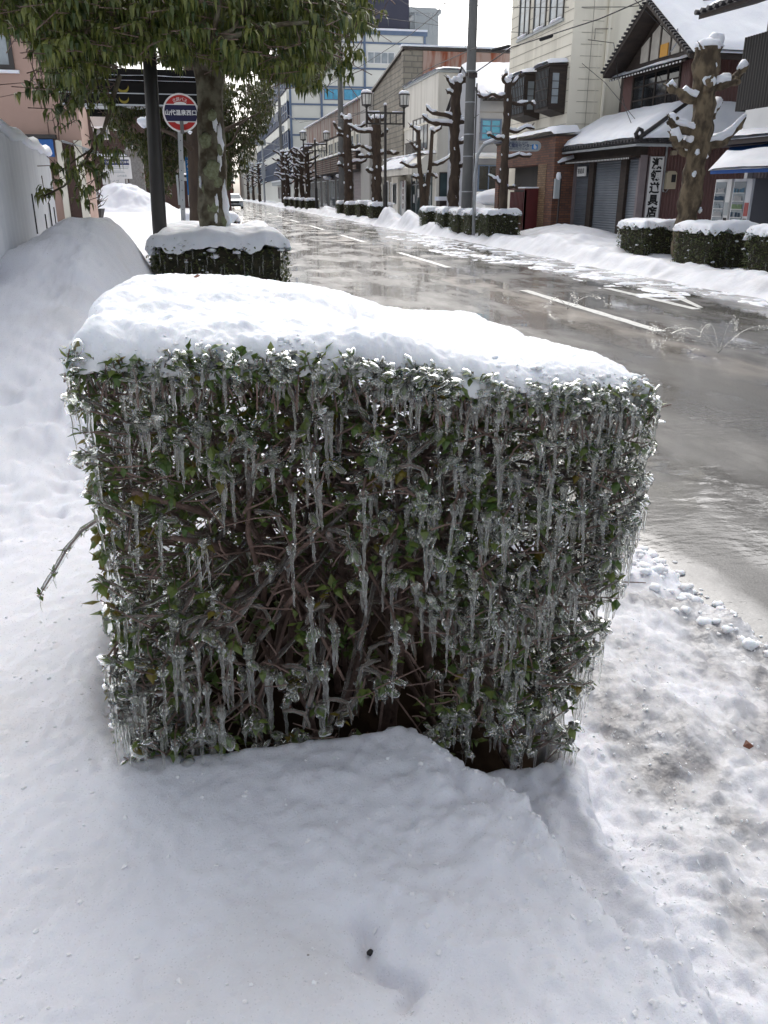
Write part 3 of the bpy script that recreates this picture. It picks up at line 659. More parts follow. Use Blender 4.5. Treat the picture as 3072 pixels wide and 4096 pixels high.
for k in range(95):     # long drips along the lower left corner, the right flank and in curtains across the face
    q = k % 3
    if q == 0: x = HX0 - .012 + .26*rs.random()**1.5; y = HY0 - .004 + .02*rs.random(); z = .46 + .24*rs.random()
    elif q == 1: z = .45 + .5*rs.random(); x = xr(z) + .012 - .02*rs.random(); y = HY0 + .25*rs.random()
    else: x = .1 + .6*rs.random(); y = HY0 - .006; z = .62 + .45*rs.random()
    p_ = Vector((x, y, z)); L = .065 + .07*rs.random(); ic.append(icicle(p_, L, .0034 + .0014*rs.random()))
    coat.oblob(p_ + Vector((0, .006, .004)), Vector((0, 0, 1)), Vector((1, 0, 0)), Vector((0, 1, 0)), .009, .007 + .004*rs.random(), .010, rs, .2, 8, 5)
    twigs.tube([p_ + Vector((rs.gauss(0, .02), .05, .02)), p_ + Vector((0, .008, .006)), p_], [.0028, .002, .0012], 5)
# stems and boughs
bough = MB(); bice = MB()
def bend(a, b, k, w):
    bw = rv(rs)*.05*(b-a).length; pts = [a.lerp(b, i/k) + rv(rs)*w*(1 if 0 < i < k else 0) + bw*math.sin(math.pi*i/k) + Vector((0, 0, .05*math.sin(math.pi*i/k))) for i in range(k+1)]
    return pts
tips = []
for k in range(30):
    a = Vector((.28 + rs.gauss(0, .16), 1.86 + rs.gauss(0, .16), .20)); b = Vector((HX0 + .1 + rs.random()*.85, HY0 + .1 + rs.random()*.9, .75 + rs.random()*.4))
    pts = bend(a, b, 6, .02); r = .007 + .008*rs.random()
    bough.tube(pts, [r*(1 - .5*i/6) for i in range(7)], 7); tips += pts[2:]
for k in range(120):
    a = tips[int(rs.random()*len(tips))]; z = .36 + rs.random()*.8; x = HX0 + .02 + rs.random()*(xr(z) - HX0 - .04)
    b = Vector((x, HY0 + .01 + .12*rs.random(), z)) if rs.random() < .75 else Vector((HX0 + .02 if rs.random() < .5 else xr(z) - .02, HY0 + rs.random()*.8, z))
    pts = bend(a, b, 5, .018); r = .003 + .0035*rs.random()
    bough.tube(pts, [r*(1 - .45*i/5) for i in range(6)], 6)
    if rs.random() < .6:
        q_ = [pts[2].lerp(pts[3], i/4) for i in range(4)] + [pts[3].lerp(pts[4], i/4) for i in range(4)] + [pts[4].lerp(pts[5], i/4) for i in range(5)]
        bice.tube([p + Vector((0, 0, -.0018)) for p in q_], [(r*.7 + .0012 + .0028*rs.random()) for p in q_], 8)
        for q in range(int(rs.random()*3.2)):
            p = pts[3].lerp(pts[5], rs.random()); ic.append(icicle(p - Vector((0, 0, r)), .02 + .07*rs.random()**1.4, .0027 + .0018*rs.random()))
for k in range(46):     # drooping bare twigs sheathed in ice near the face
    z = .42 + rs.random()*.7; x = HX0 + .05 + rs.random()*(xr(z)-HX0-.1); y = HY0 + .03 + .1*rs.random(); s_ = rs.choice((-1, 1))
    pts = [Vector((x, y, z)), Vector((x + s_*.02, y-.01, z+.004)), Vector((x + s_*.042, y-.015, z-.004)), Vector((x + s_*.052, y-.017, z-.03 - .03*rs.random()))]
    twigs.tube(pts, [.0026, .0022, .0018, .0009], 5); q_ = [pts[j].lerp(pts[j+1], i/4) for j in range(3) for i in range(4)] + [pts[3]]; coat2.tube(q_, [.0038 + .0018*rs.random() for p in q_[:-1]] + [.0016], 8)
# long bough ends catching the light, left of the middle
for px0, py0, px1, py1 in ((530, 1970, 1000, 2120), (690, 2150, 930, 2210), (1180, 2330, 1260, 2440), (1180, 2380, 1120, 2480), (950, 2330, 880, 2450), (1560, 2560, 1650, 2590)):
    a = on(px0, py0, 1, 1.45); c = on(px1, py1, 1, 1.62); bough.tube([a, a.lerp(c, .5) + Vector((0, 0, .006)), c], [.005, .0065, .008], 7)
# stray shoot leaning out on the left
sp = [on(*p, 1, 1.46) for p in ((440, 2050), (330, 2120), (265, 2200), (215, 2290), (160, 2380))]
stray = MB(); stray.tube(sp, [.002, .0018, .0016, .0014, .001], 5); st_ice = MB(); st_ice.tube([sp[j].lerp(sp[j+1], i/4) for j in range(4) for i in range(4)], [.0042 + .0030*rs.random() for i in range(16)], 8)
for p in sp[1:]:
    for q in range(3): leafq(leaves, p, rv(rs), Vector((0, 0, 1)), .016, .008)
    ic.append(icicle(p, .014 + .02*rs.random(), .0026))
for k in range(260):      # fine bare twigs criss-crossing the face
    z = .36 + rs.random()*.76; x = HX0 + .02 + rs.random()*(xr(z)-HX0-.04); a = Vector((x, HY0 + .015 + .05*rs.random(), z)); c = a + Vector((rs.gauss(0, .045), rs.gauss(0, .015), min(.03, rs.gauss(.0, .03)))); twigs.tube([a, a.lerp(c, .5) + rv(rs)*.004, c], [.0019, .0016, .0011], 5)
leaves.build('leaves', M['leaf'], fg); gold.build('yellowed_leaves', M['leaf_gold'], fg)
twigs.build('twigs', M['twig'], fg); bough.build('branches', M['twig'], fg, smooth=True)
coat.build('ice_coating', M['ice_coat'], fg, smooth=True); bice.build('ice_sheath', M['ice'], fg, smooth=True)
so_ = stray.build('stray_shoot', M['twig'], fg); st_ice.build('ice_sheath', M['ice'], so_, smooth=True)
ic.sort(key=lambda t: -((t[0][0]-t[0][-1]).length)*(2.2 if t[0][0].y < 1.50 else .5))
for pts, rd, n_ in ic[:100]:
    b = MB(); b.tube(pts, rd, 8); b.build('icicle', M['ice'], fg, smooth=True)
b = MB()
for pts, rd, n_ in ic[100:]: b.tube(pts, rd, n_)
o = b.build('icicles', M['ice'], fg, smooth=True); o['kind'] = 'stuff'
# the snow cap
def th_(U, V):
    t = (.084 - .030*U)*(1 - .52*V) + .012*np.exp(-((U-.25)/.28)**2 - ((V-.5)/.45)**2)
    t = t + .016*fbm(U*3, V*3, 1.3, 3, 5)
    ridge = sm(V + .10*fbm(U, V, 6, 4, 8), .22 + .10*U, .30 + .10*U)          # a slab that broke off towards the front left
    return t + .024*(ridge - .5)*(1 - sm(U, .45, .7))
cpo = cap_mesh(HX0 - .012, HX1 + .004, HY0 + .004, HY1 + .03, lambda x, y: ztop(x, y) - .018 - .014*np.clip(fbm(x, y, 5, 3, 45)*3, 0, 1)*(x < .3) + .0022*fbm(x, y, 150, 2, 46) + (.010*fbm(x, y, 15, 4, 47) + .014*np.maximum(0, fbm(x, y, 24, 3, 48)))*(1 - sm(y, HY0 + .08, HY0 + .32))*(1 - .5*sm(x, .3, .6)) - .012*sm(y, 2.1, 2.6), th_, 3, 380, 330, rough=.012, drop=.020, wdt=.085, fine=.0040, jag=22).build('snow_cap', M['snow'], fg, smooth=True)
b = MB()     # clods and crystals along the broken front edge, and snow caught on the leaves
for k in range(700):
    x = HX0 + .0 + rs.random()*1.05; r = .002 + .0055*rs.random()**3; t = rs.random()
    b.blob((x, HY0 + .0 + .04*t, float(ztop(x, 0)) - .014 + .035*t + rs.gauss(0, .006)), r, (1.2, 1, .7), 6, 4, .4, rs)
for k in range(0):
    z = 1.0 + rs.random()*.2; x = HX0 - .01 + abs(rs.gauss(0, .10)); y = HY0 - .005 + .03*rs.random()
    for q in range(3): b.blob((x + rs.gauss(0, .008), y, z + rs.gauss(0, .004)), .004 + .005*rs.random(), (1.1, 1, .8), 7, 5, .3, rs)
b.build('clinging_snow', M['snow'], fg, smooth=True)

def dead_leaf(p, label, s):
    b = MB()
    b.add([p, p + Vector((s*.5, s*.1, s*.2)), p + Vector((s*.2, s*.9, s*.35)), p + Vector((-s*.35, s*.45, s*.05)), p + Vector((s*.15, s*.45, s*.32))],
          [(0, 1, 4), (1, 2, 4), (2, 3, 4), (3, 0, 4)])
    tag(b.build('fallen_leaf', M['leaf_dead']), label, 'leaf')
p = on(2990, 3035, 2, .10); p.z = hn(p.x, p.y) + .004; dead_leaf(p, 'reddish brown curled dead leaf lying on the grey ice beside the road', .03)
p = on(1482, 3768, 2, .39); b = MB(); b.blob((p.x, p.y, hn(p.x, p.y) + .003), .006, (1, 1, .8), 8, 6, .2, rs); tag(b.build('pebble', M['black'], None, smooth=True), 'tiny dark pebble lying in a dent of the foreground snow', 'pebble')
p = on(786, 1135, 2, 1.29); h_ = cpo.ray_cast(Vector((p.x, p.y, 3)) - ORG[fg.name], Vector((0, 0, -1))); p.z = h_[1].z + ORG[fg.name].z + .002; dead_leaf(p, 'small brown dead leaf lying on the snow cap of the front hedge', .022)

# ---- ordinary clipped hedges
def hedge(x0, x1, y0, y1, z0, z1, nl, ls, label, group=None, th=.13, seed=1, ni=0, capn=36, name='clipped_hedge'):
    r = random.Random(seed); t = thing(name, label, 'hedge', ((x0+x1)/2, (y0+y1)/2, z0), group)
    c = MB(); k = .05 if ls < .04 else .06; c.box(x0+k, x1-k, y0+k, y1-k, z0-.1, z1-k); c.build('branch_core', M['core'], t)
    b = MB(); A = [(x1-x0)*(z1-z0)]*2 + [(y1-y0)*(z1-z0)]*2 + [(x1-x0)*(y1-y0)*.5]
    for i in range(nl):
        q = r.random()*sum(A); f = 0
        while q > A[f]: q -= A[f]; f += 1
        u = r.random(); v = r.random(); zz = z0 + (z1-z0)*v; e = r.gauss(0, .018)
        p, nn = [((x0+(x1-x0)*u, y0+e, zz), (0, -1, 0)), ((x0+(x1-x0)*u, y1+e, zz), (0, 1, 0)), ((x0+e, y0+(y1-y0)*u, zz), (-1, 0, 0)), ((x1+e, y0+(y1-y0)*u, zz), (1, 0, 0)), ((x0+(x1-x0)*u, y0+(y1-y0)*v, z1+e), (0, 0, 1))][f]
        leafq(b, Vector(p), Vector(nn)*.7 + rv(r)*.9, Vector((0, 0, 1)), ls*(.7+.6*r.random()), ls*(.45+.25*r.random()))
    b.build('foliage', M['leaf_far'], t)
    cap_mesh(x0-.04, x1+.04, y0-.04, y1+.04, lambda x, y: z1 - .02 + 0*x, lambda U, V: th + 0*U, seed, capn, capn, rough=.05, drop=.07, wdt=.17, jag=7).build('snow_cap', M['snow_far'], t, smooth=True)
    s = MB()
    for i in range(max(8, nl//95)):
        u = r.random(); zz = z0 + (z1-z0)*(1 - r.random()**2); f = r.random()
        p = (x0+(x1-x0)*u, y0-.01, zz) if f < .5 else ((x0-.01, y0+(y1-y0)*u, zz) if x0 > 3 or f < .7 else (x1+.01, y0+(y1-y0)*u, zz))
        s.blob(p, .008+.03*r.random()**2, (1.3, 1.2, .6), 6, 4, .3, r)
    s.build('clinging_snow', M['snow_far'], t, smooth=True)
    if ni:
        s = MB()
        for i in range(ni):
            u = r.random(); zz = z0 + .12 + (z1-z0-.15)*r.random(); f = r.random()
            p = Vector((x0+(x1-x0)*u, y0-.02, zz)) if f < .6 else Vector((x0-.02 if x0 > 3 else x1+.02, y0+(y1-y0)*u, zz))
            ln = .05 + .13*r.random(); s.tube([p, p - Vector((0, 0, ln*.6)), p - Vector((0, 0, ln))], [.007, .005, .0015], 5)
        o = s.build('icicles', M['ice'], t, smooth=True); o['kind'] = 'stuff'
    return t
t2 = hedge(-.52, .74, 8.3, 11.2, .30, 1.06, 7500, .042, 'long clipped hedge round the trunk of the big evergreen, snow domed on its top', th=.115, seed=5, ni=190, capn=90)
hedge(-.5, .75, 20.5, 23, .3, .95, 1500, .05, 'snowy hedge on the near pavement behind the bus stop post', th=.14, seed=6)
G = 'snow capped hedges along the far pavement'
spec = [  # x0,x1,y0,y1,z0,z1, label
 (9.08, 10.18, 12.35, 13.4, .15, .88, 'square hedge at the right edge of the view, in front of the grey vending machine'),
 (9.08, 10.23, 14.5, 15.75, .15, .88, 'icy square hedge in front of the stout pollarded tree by the vending machines'),
 (9.15, 10.15, 17.1, 18.3, .2, .86, 'snowy hedge in front of the white shop sign board, behind the icy square one'),
 (8.75, 9.85, 26.5, 27.7, .25, .92, 'hedge at the foot of the slender pollard beside the welfare centre sign'),
 (8.75, 9.85, 28.4, 29.4, .25, .90, 'hedge touching the curved steel sign pole, road side of the brick porch'),
 (8.75, 9.85, 29.9, 31.0, .25, .90, 'hedge hugging the foot of the concrete utility pole with the yellow plate'),
 (8.75, 9.85, 31.9, 33.0, .25, .90, 'hedge at the foot of the bare pollard next to the utility pole'),
 (8.75, 9.85, 34.4, 35.5, .25, .88, 'hedge half buried by a snow heap, left of the tall pollard'),
 (8.75, 9.85, 46.2, 47.6, .25, .95, 'first hedge beyond the two lantern lamp post, below a thick pollard'),
 (8.75, 9.85, 50.2, 51.6, .25, 1.0, 'broad pale fronted hedge before the rusty shop row'),
 (8.75, 9.85, 54.4, 55.6, .25, .93, 'narrow dark hedge before the shuttered shop in the rusty row'),
 (8.75, 9.85, 58.2, 59.4, .25, .93, 'last hedge of the group in front of the rusty shop row'),
 (8.75, 9.85, 77, 78.5, .25, 1.0, 'nearest hedge of the far cluster, right beside the farther lamp post'),
 (8.75, 9.85, 82, 83.5, .25, 1.0, 'second hedge from the farther lamp post in the far cluster'),
 (8.75, 9.85, 87, 88.5, .25, 1.0, 'third hedge from the farther lamp post in the far cluster'),
 (8.75, 9.85, 92.5, 94, .25, 1.0, 'fourth hedge from the farther lamp post in the far cluster'),
 (8.75, 9.85, 98.5, 100, .25, 1.0, 'farthest hedge of the far cluster, below the thin crowded trees'),
]
for i, s in enumerate(spec):
    far = s[2] > 40
    hedge(*s[:6], 700 if far else 2600, .085 if far else .055, s[6], G, th=.15 if far else .14, seed=30+i, ni=0 if far else 60, capn=18 if far else 34)
# ------------------------------------------------------------------ trees
def drip_leaf(b, p, d, ln, wd, r):
    """long leaf that leaves the twig along d and droops"""
    d = d.normalized(); s = d.cross(Vector((0, 0, 1))); s = s.normalized() if s.length > 1e-4 else Vector((1, 0, 0))
    s = (s + rv(r)*.25).normalized()
    a = p + (d + Vector((0, 0, -.25)))*ln*.26; m_ = a + (d*.40 + Vector((0, 0, -.55)))*ln*.42; t = m_ + (d*.10 + Vector((0, 0, -1)))*ln*.46
    w1 = s*wd*.40; w2 = s*wd*.44
    b.add([p, a+w1, a-w1, m_+w2, m_-w2, t], [(0, 2, 1), (1, 2, 4, 3), (3, 4, 5)])
def spray(b, tw, p, ax, ln, wd, nl, r, stem=.25):
    q = p - ax*stem*(.6 + .6*r.random()) + Vector((0, 0, .02)); tw.tube([q, p], [.004, .0022], 4, cap=False)
    for k in range(nl):
        t = r.random()**1.5; o = p.lerp(q, t*.5)
        drip_leaf(b, o, ax*.35 + Vector((r.gauss(0, 1), r.gauss(0, 1), .25 + .4*r.random())), ln*(.65+.6*r.random()), wd*(.8+.4*r.random()), r)

def trunk_mesh(pts, rd, n=14, lump=.10, seed=3, sub=5):
    b = MB(); P = []; Rr = []
    for i in range(len(pts)-1):
        for k in range(sub):
            t = k/sub; P.append(Vector(pts[i]).lerp(Vector(pts[i+1]), t)); Rr.append(rd[i]*(1-t)+rd[i+1]*t)
    P.append(Vector(pts[-1])); Rr.append(rd[-1]); vs = []; fs = []
    for i, p in enumerate(P):
        for k in range(n):
            a = 2*math.pi*k/n; q = Rr[i]*(1 + lump*2*noise.noise(Vector((math.cos(a)*1.3+seed, math.sin(a)*1.3, p.z*3.1))) + lump*noise.noise(Vector((math.cos(a)*4, math.sin(a)*4+seed, p.z*7))))
            vs.append((p.x + q*math.cos(a), p.y + q*math.sin(a), p.z))
    for i in range(len(P)-1):
        for k in range(n): fs.append((i*n+k, i*n+(k+1) % n, (i+1)*n+(k+1) % n, (i+1)*n+k))
    fs.append(tuple((len(P)-1)*n+k for k in range(n))); fs.append(tuple(range(n-1, -1, -1)))
    return b.add(vs, fs)

# ---- the evergreen oak in the near hedge
ev = thing('evergreen_oak', 'big evergreen tree with drooping leaves and mossy trunk, above the bus stop disc', 'tree', (.15, 10.3, .3))
trunk_mesh([(.08, 10.3, .3), (.08, 10.3, 1.15), (.11, 10.32, 1.9), (.16, 10.3, 2.9), (.15, 10.3, 4.2)], [.21, .158, .150, .150, .13], 18, .12, 3, 8).build('trunk', M['bark'], ev, smooth=True)
for z, a, s in ((1.75, -1.55, .09), (1.62, -1.2, .05), (1.35, -1.7, .06), (2.05, -1.9, .07), (2.3, -1.3, .05), (1.55, -2.3, .045), (1.95, -.9, .06), (1.2, -1.0, .05)):
    c = Vector((.105 + .150*math.cos(a), 10.31 + .150*math.sin(a), z)); b = MB(); b.blob(c, s, (1 if abs(math.sin(a)) > .8 else .6, .22, 1.15), 9, 6, .22); b.build('lichen_patch', M['lichen'], ev, smooth=True)
b = MB()
for z, a, s, e in ((2.05, -.75, .07, 2.2), (1.82, -.95, .05, 1.8), (2.25, -1.1, .05, 2), (1.5, -.6, .06, 2.2), (1.32, -.55, .07, 2.4), (1.2, -.5, .08, 1.6), (1.4, -1.35, .035, 2.6), (1.25, -1.5, .03, 2), (1.62, -2.6, .03, 2)):
    c = Vector((.10 + .150*math.cos(a), 10.31 + .150*math.sin(a), z)); b.blob(c, s, (.6, .3, e), 10, 7, .35)
b.build('clinging_snow', M['snow_far'], ev, smooth=True)
lb = MB()
def limb(pts, r0, r1, n=7): lb.tube(pts, [r0 + (r1-r0)*i/(len(pts)-1) for i in range(len(pts))], n)
limb([(.17, 10.3, 2.75), (.0, 9.6, 3.05), (-.4, 8.8, 3.3), (-1.2, 8.0, 3.5)], .09, .03)
limb([(.17, 10.3, 2.8), (.7, 9.8, 3.1), (1.4, 9.3, 3.35), (2.1, 9.0, 3.5)], .08, .02)
a = [on(*p, 1, 6.5) for p in ((830, 165), (900, 155), (1020, 120), (1130, 97), (1235, 90))]; limb(a, .021, .012)
a = [on(*p, 1, 6.5) for p in ((860, 155), (930, 120), (965, 70), (990, -40))]; limb(a, .018, .010)
a = [on(*p, 1, 6.5) for p in ((845, 160), (870, 60), (890, -60))]; limb(a, .02, .013)
a = [on(*p, 1, 9.4) for p in ((1200, 190), (1360, 150), (1450, 95), (1530, 40))]; limb(a, .02, .008)
a = [on(*p, 1, 7.2) for p in ((480, 300), (450, 400), (415, 520), (365, 600), (310, 690), (255, 745), (165, 790))]; limb(a, .018, .006)
limb([on(*p, 1, 7.2) for p in ((365, 600), (300, 640), (235, 690))], .009, .004)
limb([on(*p, 1, 7.2) for p in ((415, 520), (390, 570), (370, 690), (390, 740))], .008, .004)
limb([(.15, 10.3, 3.3), (-.3, 10.9, 3.9), (-1.4, 11.3, 4.4)], .08, .02); limb([(.15, 10.3, 3.4), (.5, 11.0, 4.0), (1.2, 11.3, 4.5)], .08, .02)
lb.build('limbs', M['bark'], ev, smooth=True)
rs = random.Random(77); cr = MB(); tw = MB()
env = [(-200, 150), (0, 165), (60, 185), (110, 215), (160, 285), (180, 310), (230, 395), (300, 395), (386, 345), (453, 318), (520, 310), (600, 284), (645, 284), (694, 330), (725, 335), (752, 285), (806, 265), (845, 310), (922, 350), (1037, 362), (1153, 386), (1254, 395), (1300, 370), (1351, 270), (1409, 230), (1471, 180), (1500, 80), (1540, -80), (1600, -300)]
def envy(px): return np.interp(px, [e[0] for e in env], [e[1] for e in env])
n = 0
while n < 4000:
    px = -180 + rs.random()*1740; py = -330 + rs.random()*740; Y_ = 6.4 + 4.6*rs.random()
    lim = envy(px) + rs.gauss(0, 16)
    if py > lim: continue
    if px > 1250 and rs.random() < .45 + (px-1250)/900: continue
    if py < 60 and rs.random() < .45: continue
    if noise.noise(Vector((px*.006, py*.009, Y_*.6))) < -.40: continue
    p = on(px, py - 92*8/Y_, 1, Y_)
    if (Vector((p.x, p.y)) - Vector((-.1, 9.9))).length > 4.6: continue
    n += 1
    spray(cr, tw, p, Vector((rs.gauss(0, 1), rs.gauss(0, 1) - .3, .25)).normalized(), .150, .029, 8 + int(rs.random()*8), rs)
for px, py, k in ((120, 200, 6), (250, 490, 8), (160, 390, 9), (270, 330, 10), (330, 380, 9), (205, 445, 5), (300, 420, 9), (360, 360, 9), (1280, 160, 6), (1420, 240, 4), (1480, 120, 4), (1340, 330, 5), (1180, 370, 5), (1210, 395, 5), (1260, 360, 5), (1430, 300, 4)):
    for q in range(k):
        p = on(px + rs.gauss(0, 28), py + rs.gauss(0, 22) - 50, 1, 7.2 + rs.random()); spray(cr, tw, p, rv(rs), .14, .036, 6, rs)
for px, py in ((385, 570), (405, 600), (380, 640), (330, 690), (300, 720), (255, 745), (235, 690), (170, 790), (200, 770), (390, 740), (372, 690), (420, 700), (350, 760), (440, 420), (430, 400), (310, 790), (340, 830), (290, 690), (270, 640), (450, 660), (460, 620)):
    for q in range(3):
        p = on(px + rs.gauss(0, 16), py - 30 + rs.gauss(0, 14), 1, 7.2 + rs.gauss(0, .12)); spray(cr, tw, p, rv(rs), .12, .026, 6, rs, .12)
cr.build('crown', M['crown'], ev); tw.build('twigs', M['twig'], ev)

# ---- second evergreen, behind the bus stop
e2 = thing('evergreen_oak', 'smaller leaved evergreen behind the bus stop post, dark trunk, crown reaching low', 'tree', (-.1, 15.5, .3))
trunk_mesh([(-.12, 15.5, .3), (-.1, 15.5, 1.4), (-.05, 15.5, 3.2), (-.05, 15.5, 4.5)], [.20, .165, .15, .1], 14, .1, 9, 6).build('trunk', M['bark3'], e2, smooth=True)
cr = MB(); tw = MB(); n = 0
e2l = [(440, 500), (470, 540), (500, 580), (540, 600), (575, 640), (600, 770), (640, 800), (690, 740), (740, 640), (800, 520), (880, 800), (930, 740), (980, 690), (1010, 620), (1060, 560), (1100, 430)]
while n < 2700:
    px = 430 + rs.random()*660; py = 330 + rs.random()*470; Y_ = 15.7 + 3.2*rs.random()
    if py > np.interp(px, [e[0] for e in e2l], [e[1] for e in e2l]) + rs.gauss(0, 22) - 25: continue
    if py < 430 and px < 870 and rs.random() < .8: continue
    if px > 930 and rs.random() < .42: continue
    if noise.noise(Vector((px*.010, py*.012, Y_))) < -.22: continue
    n += 1; p = on(px, py, 1, Y_); spray(cr, tw, p, rv(rs), .125, .030, 8, rs, .18)
limb2 = MB(); limb2.tube([on(*p, 1, 15) for p in ((800, 560), (900, 520), (980, 480), (1040, 450))], [.05, .035, .02, .01], 6); limb2.tube([on(*p, 1, 15) for p in ((770, 600), (700, 540), (600, 500))], [.05, .035, .015], 6)
limb2.tube([on(*p, 1, 14.8) for p in ((880, 600), (930, 570), (960, 500), (1000, 470))], [.02, .018, .014, .008], 5)
limb2.build('limbs', M['bark3'], e2, smooth=True)
cr.build('crown', M['crown2'], e2); tw.build('twigs', M['twig'], e2)
b = MB()
for px, py, s in ((578, 490, .09), (590, 480, .06), (760, 530, .03)): b.blob(on(px, py, 1, 13.9), s, (1, .7, .8), 8, 6, .35)
b.build('clinging_snow', M['snow_far'], e2, smooth=True)

# ---- pollarded street trees of the far pavement
def pollard(x, y, z0, h, r, limbs, label, seed, mt='bark3', twin=False, top=True):
    """limbs: (height fraction, azimuth, length, rise)"""
    q = random.Random(seed); t = thing('pollarded_tree', label, 'tree', (x, y, z0), 'pollarded trees along the far pavement')
    seg = 8 if y < 60 else 6
    if twin:
        m = MB()
        for s_ in (-1, 1): m.tube([(x, y, z0-.1), (x + s_*r*.5, y, z0 + h*.3), (x + s_*r*1.5, y, z0 + h*.62), (x + s_*r*1.9, y, z0 + h)], [r*1.1, r*.8, r*.62, r*.45], seg)
        m.build('trunk', M[mt], t, smooth=True)
    else:
        pts = [(x + q.gauss(0, r*.12)*(i > 0), y + q.gauss(0, r*.12)*(i > 0), z0 - .1 + (h+.1)*i/5) for i in range(6)]
        trunk_mesh(pts, [r*1.15, r*1.0, r*.95, r*.92, r*.92, r*(1.18 if y < 20 else .85)], 16 if y < 60 else 8, .20, seed, 8 if y < 60 else 3).build('trunk', M[mt], t, smooth=True)
    for hf_, az, ln, rise in limbs:
        bx = x + (r*1.7*(1 if math.cos(az) > 0 else -1)*hf_ if twin else 0); base = Vector((bx, y, z0 + h*hf_)); d = Vector((math.cos(az), math.sin(az), 0))
        k = 9; P = []; Rr = []; lr = r*(.46 if not twin else .5); w1 = q.gauss(0, .09); w2 = q.gauss(0, .08); ph = q.random()*6
        for i in range(k+1):
            f = i/k; P.append(base + d*(ln*f) + Vector((w1*math.sin(f*4+ph)*f, w2*math.sin(f*5+ph)*f, rise*f**1.7 + .07*ln*math.sin(f*7+ph)*f + q.gauss(0, .012)))*(i > 0))
            kn = 1 + .55*math.exp(-((f-.93)/.07)**2) + .28*math.exp(-((f-.55)/.06)**2)*(q.random() > .4)
            Rr.append(lr*(1.25 if i == 0 else 1)*(1 - .50*f)*kn*(1 + q.gauss(0, .07)) if i < k else lr*.30)
        m = MB(); m.tube(P, Rr, seg)
        if y < 60:
            for u in range(7 if y < 40 else 3):   # knuckles and cut twigs at the fist
                a_ = P[-2 - (u % 3 == 2)*3]; m.blob(a_ + Vector((q.gauss(0, lr*.3), q.gauss(0, lr*.3), q.gauss(0, lr*.25))), lr*(.28 + .22*q.random()), (1, 1, 1), 7, 5, .25, q)
                if q.random() < .7: m.tube([a_, a_ + d*.05 + Vector((q.gauss(0, .06), q.gauss(0, .06), .07 + .10*q.random()))], [lr*.26, lr*.07], 4)
        lo = m.build('limb', M[mt], t, smooth=True)
        sn = MB(); hs_ = .085 if y < 20 else (.055 if y < 40 else .07); st = 0 if not twin else 2; run = []
        for i in range(st, k+1):                 # snow in broken loaves along the upper side
            brk = q.random() < .16 and len(run) > 1
            if not brk: run.append((P[i] + Vector((0, 0, Rr[i]*.72 + hs_*.5)), max(.018, (Rr[i]*.80 + hs_*.6)*(.65 + .55*q.random()))))
            if (brk or i == k) and len(run) > 1:
                if len(run) > 2: run[0] = (run[0][0], run[0][1]*.6); run[-1] = (run[-1][0] - Vector((0, 0, hs_*.2)), run[-1][1]*.6)
                sn.tube([a_[0] for a_ in run], [a_[1] for a_ in run], 8, flat=.8); run = []
        if sn.v: sn.build('snow', M['snow_far'], lo, smooth=True)
    sn = MB()
    if top and not twin:
        w_ = 1.2 if y < 20 else .9
        sn.blob((x - r*.1, y, z0 + h + .02), r*w_, (1.05, 1, .55), 12, 8, .12, q); sn.blob((x + r*.55, y, z0 + h + .13), r*.6*w_, (1, .9, .9), 10, 7, .18, q)
        for u in range(3): sn.blob((x + q.gauss(0, r*.6), y - r*.6, z0 + h + q.gauss(.02, .03)), r*.4, (1, 1, .8), 8, 6, .2, q)
    elif twin:
        for s_ in (-1, 1): sn.blob((x + s_*r*1.9, y, z0+h), r*.8, (1, 1, .7), 8, 6, .2, q)
    for u in range(5): 
        a_ = -math.pi/2 + q.gauss(0, .7); sn.blob((x + r*.95*math.cos(a_), y + r*.95*math.sin(a_), z0 + h*(.12 + .8*q.random())), r*.22, (1, .6, 1.3), 7, 5, .3, q)
    sn.build('clinging_snow', M['snow_far'], t, smooth=True)
    return t
L_, R_, F_ = math.pi, 0.0, -math.pi/2
big = pollard(9.66, 16.3, .35, 3.75, .215, [(.83, R_+.15, .98, .30), (.81, R_-.5, .55, .12), (.80, F_-.3, .36, .1), (.76, L_-.1, .74, .20), (.66, R_+.3, .52, .32), (.60, L_+.1, .74, .28), (.545, L_, .72, .14), (.53, R_-.15, .95, .48), (.5, L_-.5, .5, .2), (.97, R_+.5, .22, .30), (.96, L_+.4, .20, .14)],
        'stout pollarded plane tree with thick snowy stubs beside the vending machines', 4, 'bark2')
pollard(9.3, 26.8, .35, 4.35, .13, [(.97, R_, .42, .30), (.99, L_+.5, .25, .25), (.90, L_, .95, .05), (.86, R_, .95, -.05), (.68, R_+.1, .95, .08), (.63, L_, .62, .12), (.50, R_, .80, .14), (.33, L_, .5, .25), (.31, R_, .5, -.05)],
        'slim pollarded tree standing before the brick porch and the welfare centre sign', 5)
pollard(9.3, 32.4, .35, 5.0, .20, [(.97, R_, .45, .4), (.95, L_, .35, .3), (.90, L_+.2, .3, .12), (.75, L_-.1, 1.15, .42), (.70, L_+.1, 1.35, .25), (.72, R_, .85, .1), (.58, R_, .5, .12), (.42, R_, .4, .1)],
        'tall pollarded tree just left of the concrete utility pole', 6)
pollard(9.3, 37.0, .35, 3.7, .16, [(.97, L_, .35, .25), (.95, R_, .35, .3), (.78, L_, .5, .25), (.62, R_, 1.1, .35), (.60, L_, .95, .1), (.52, R_, .4, -.1), (.48, L_, .45, .05)],
        'forked twin stemmed pollarded tree in front of the white shop awning', 7, twin=True)
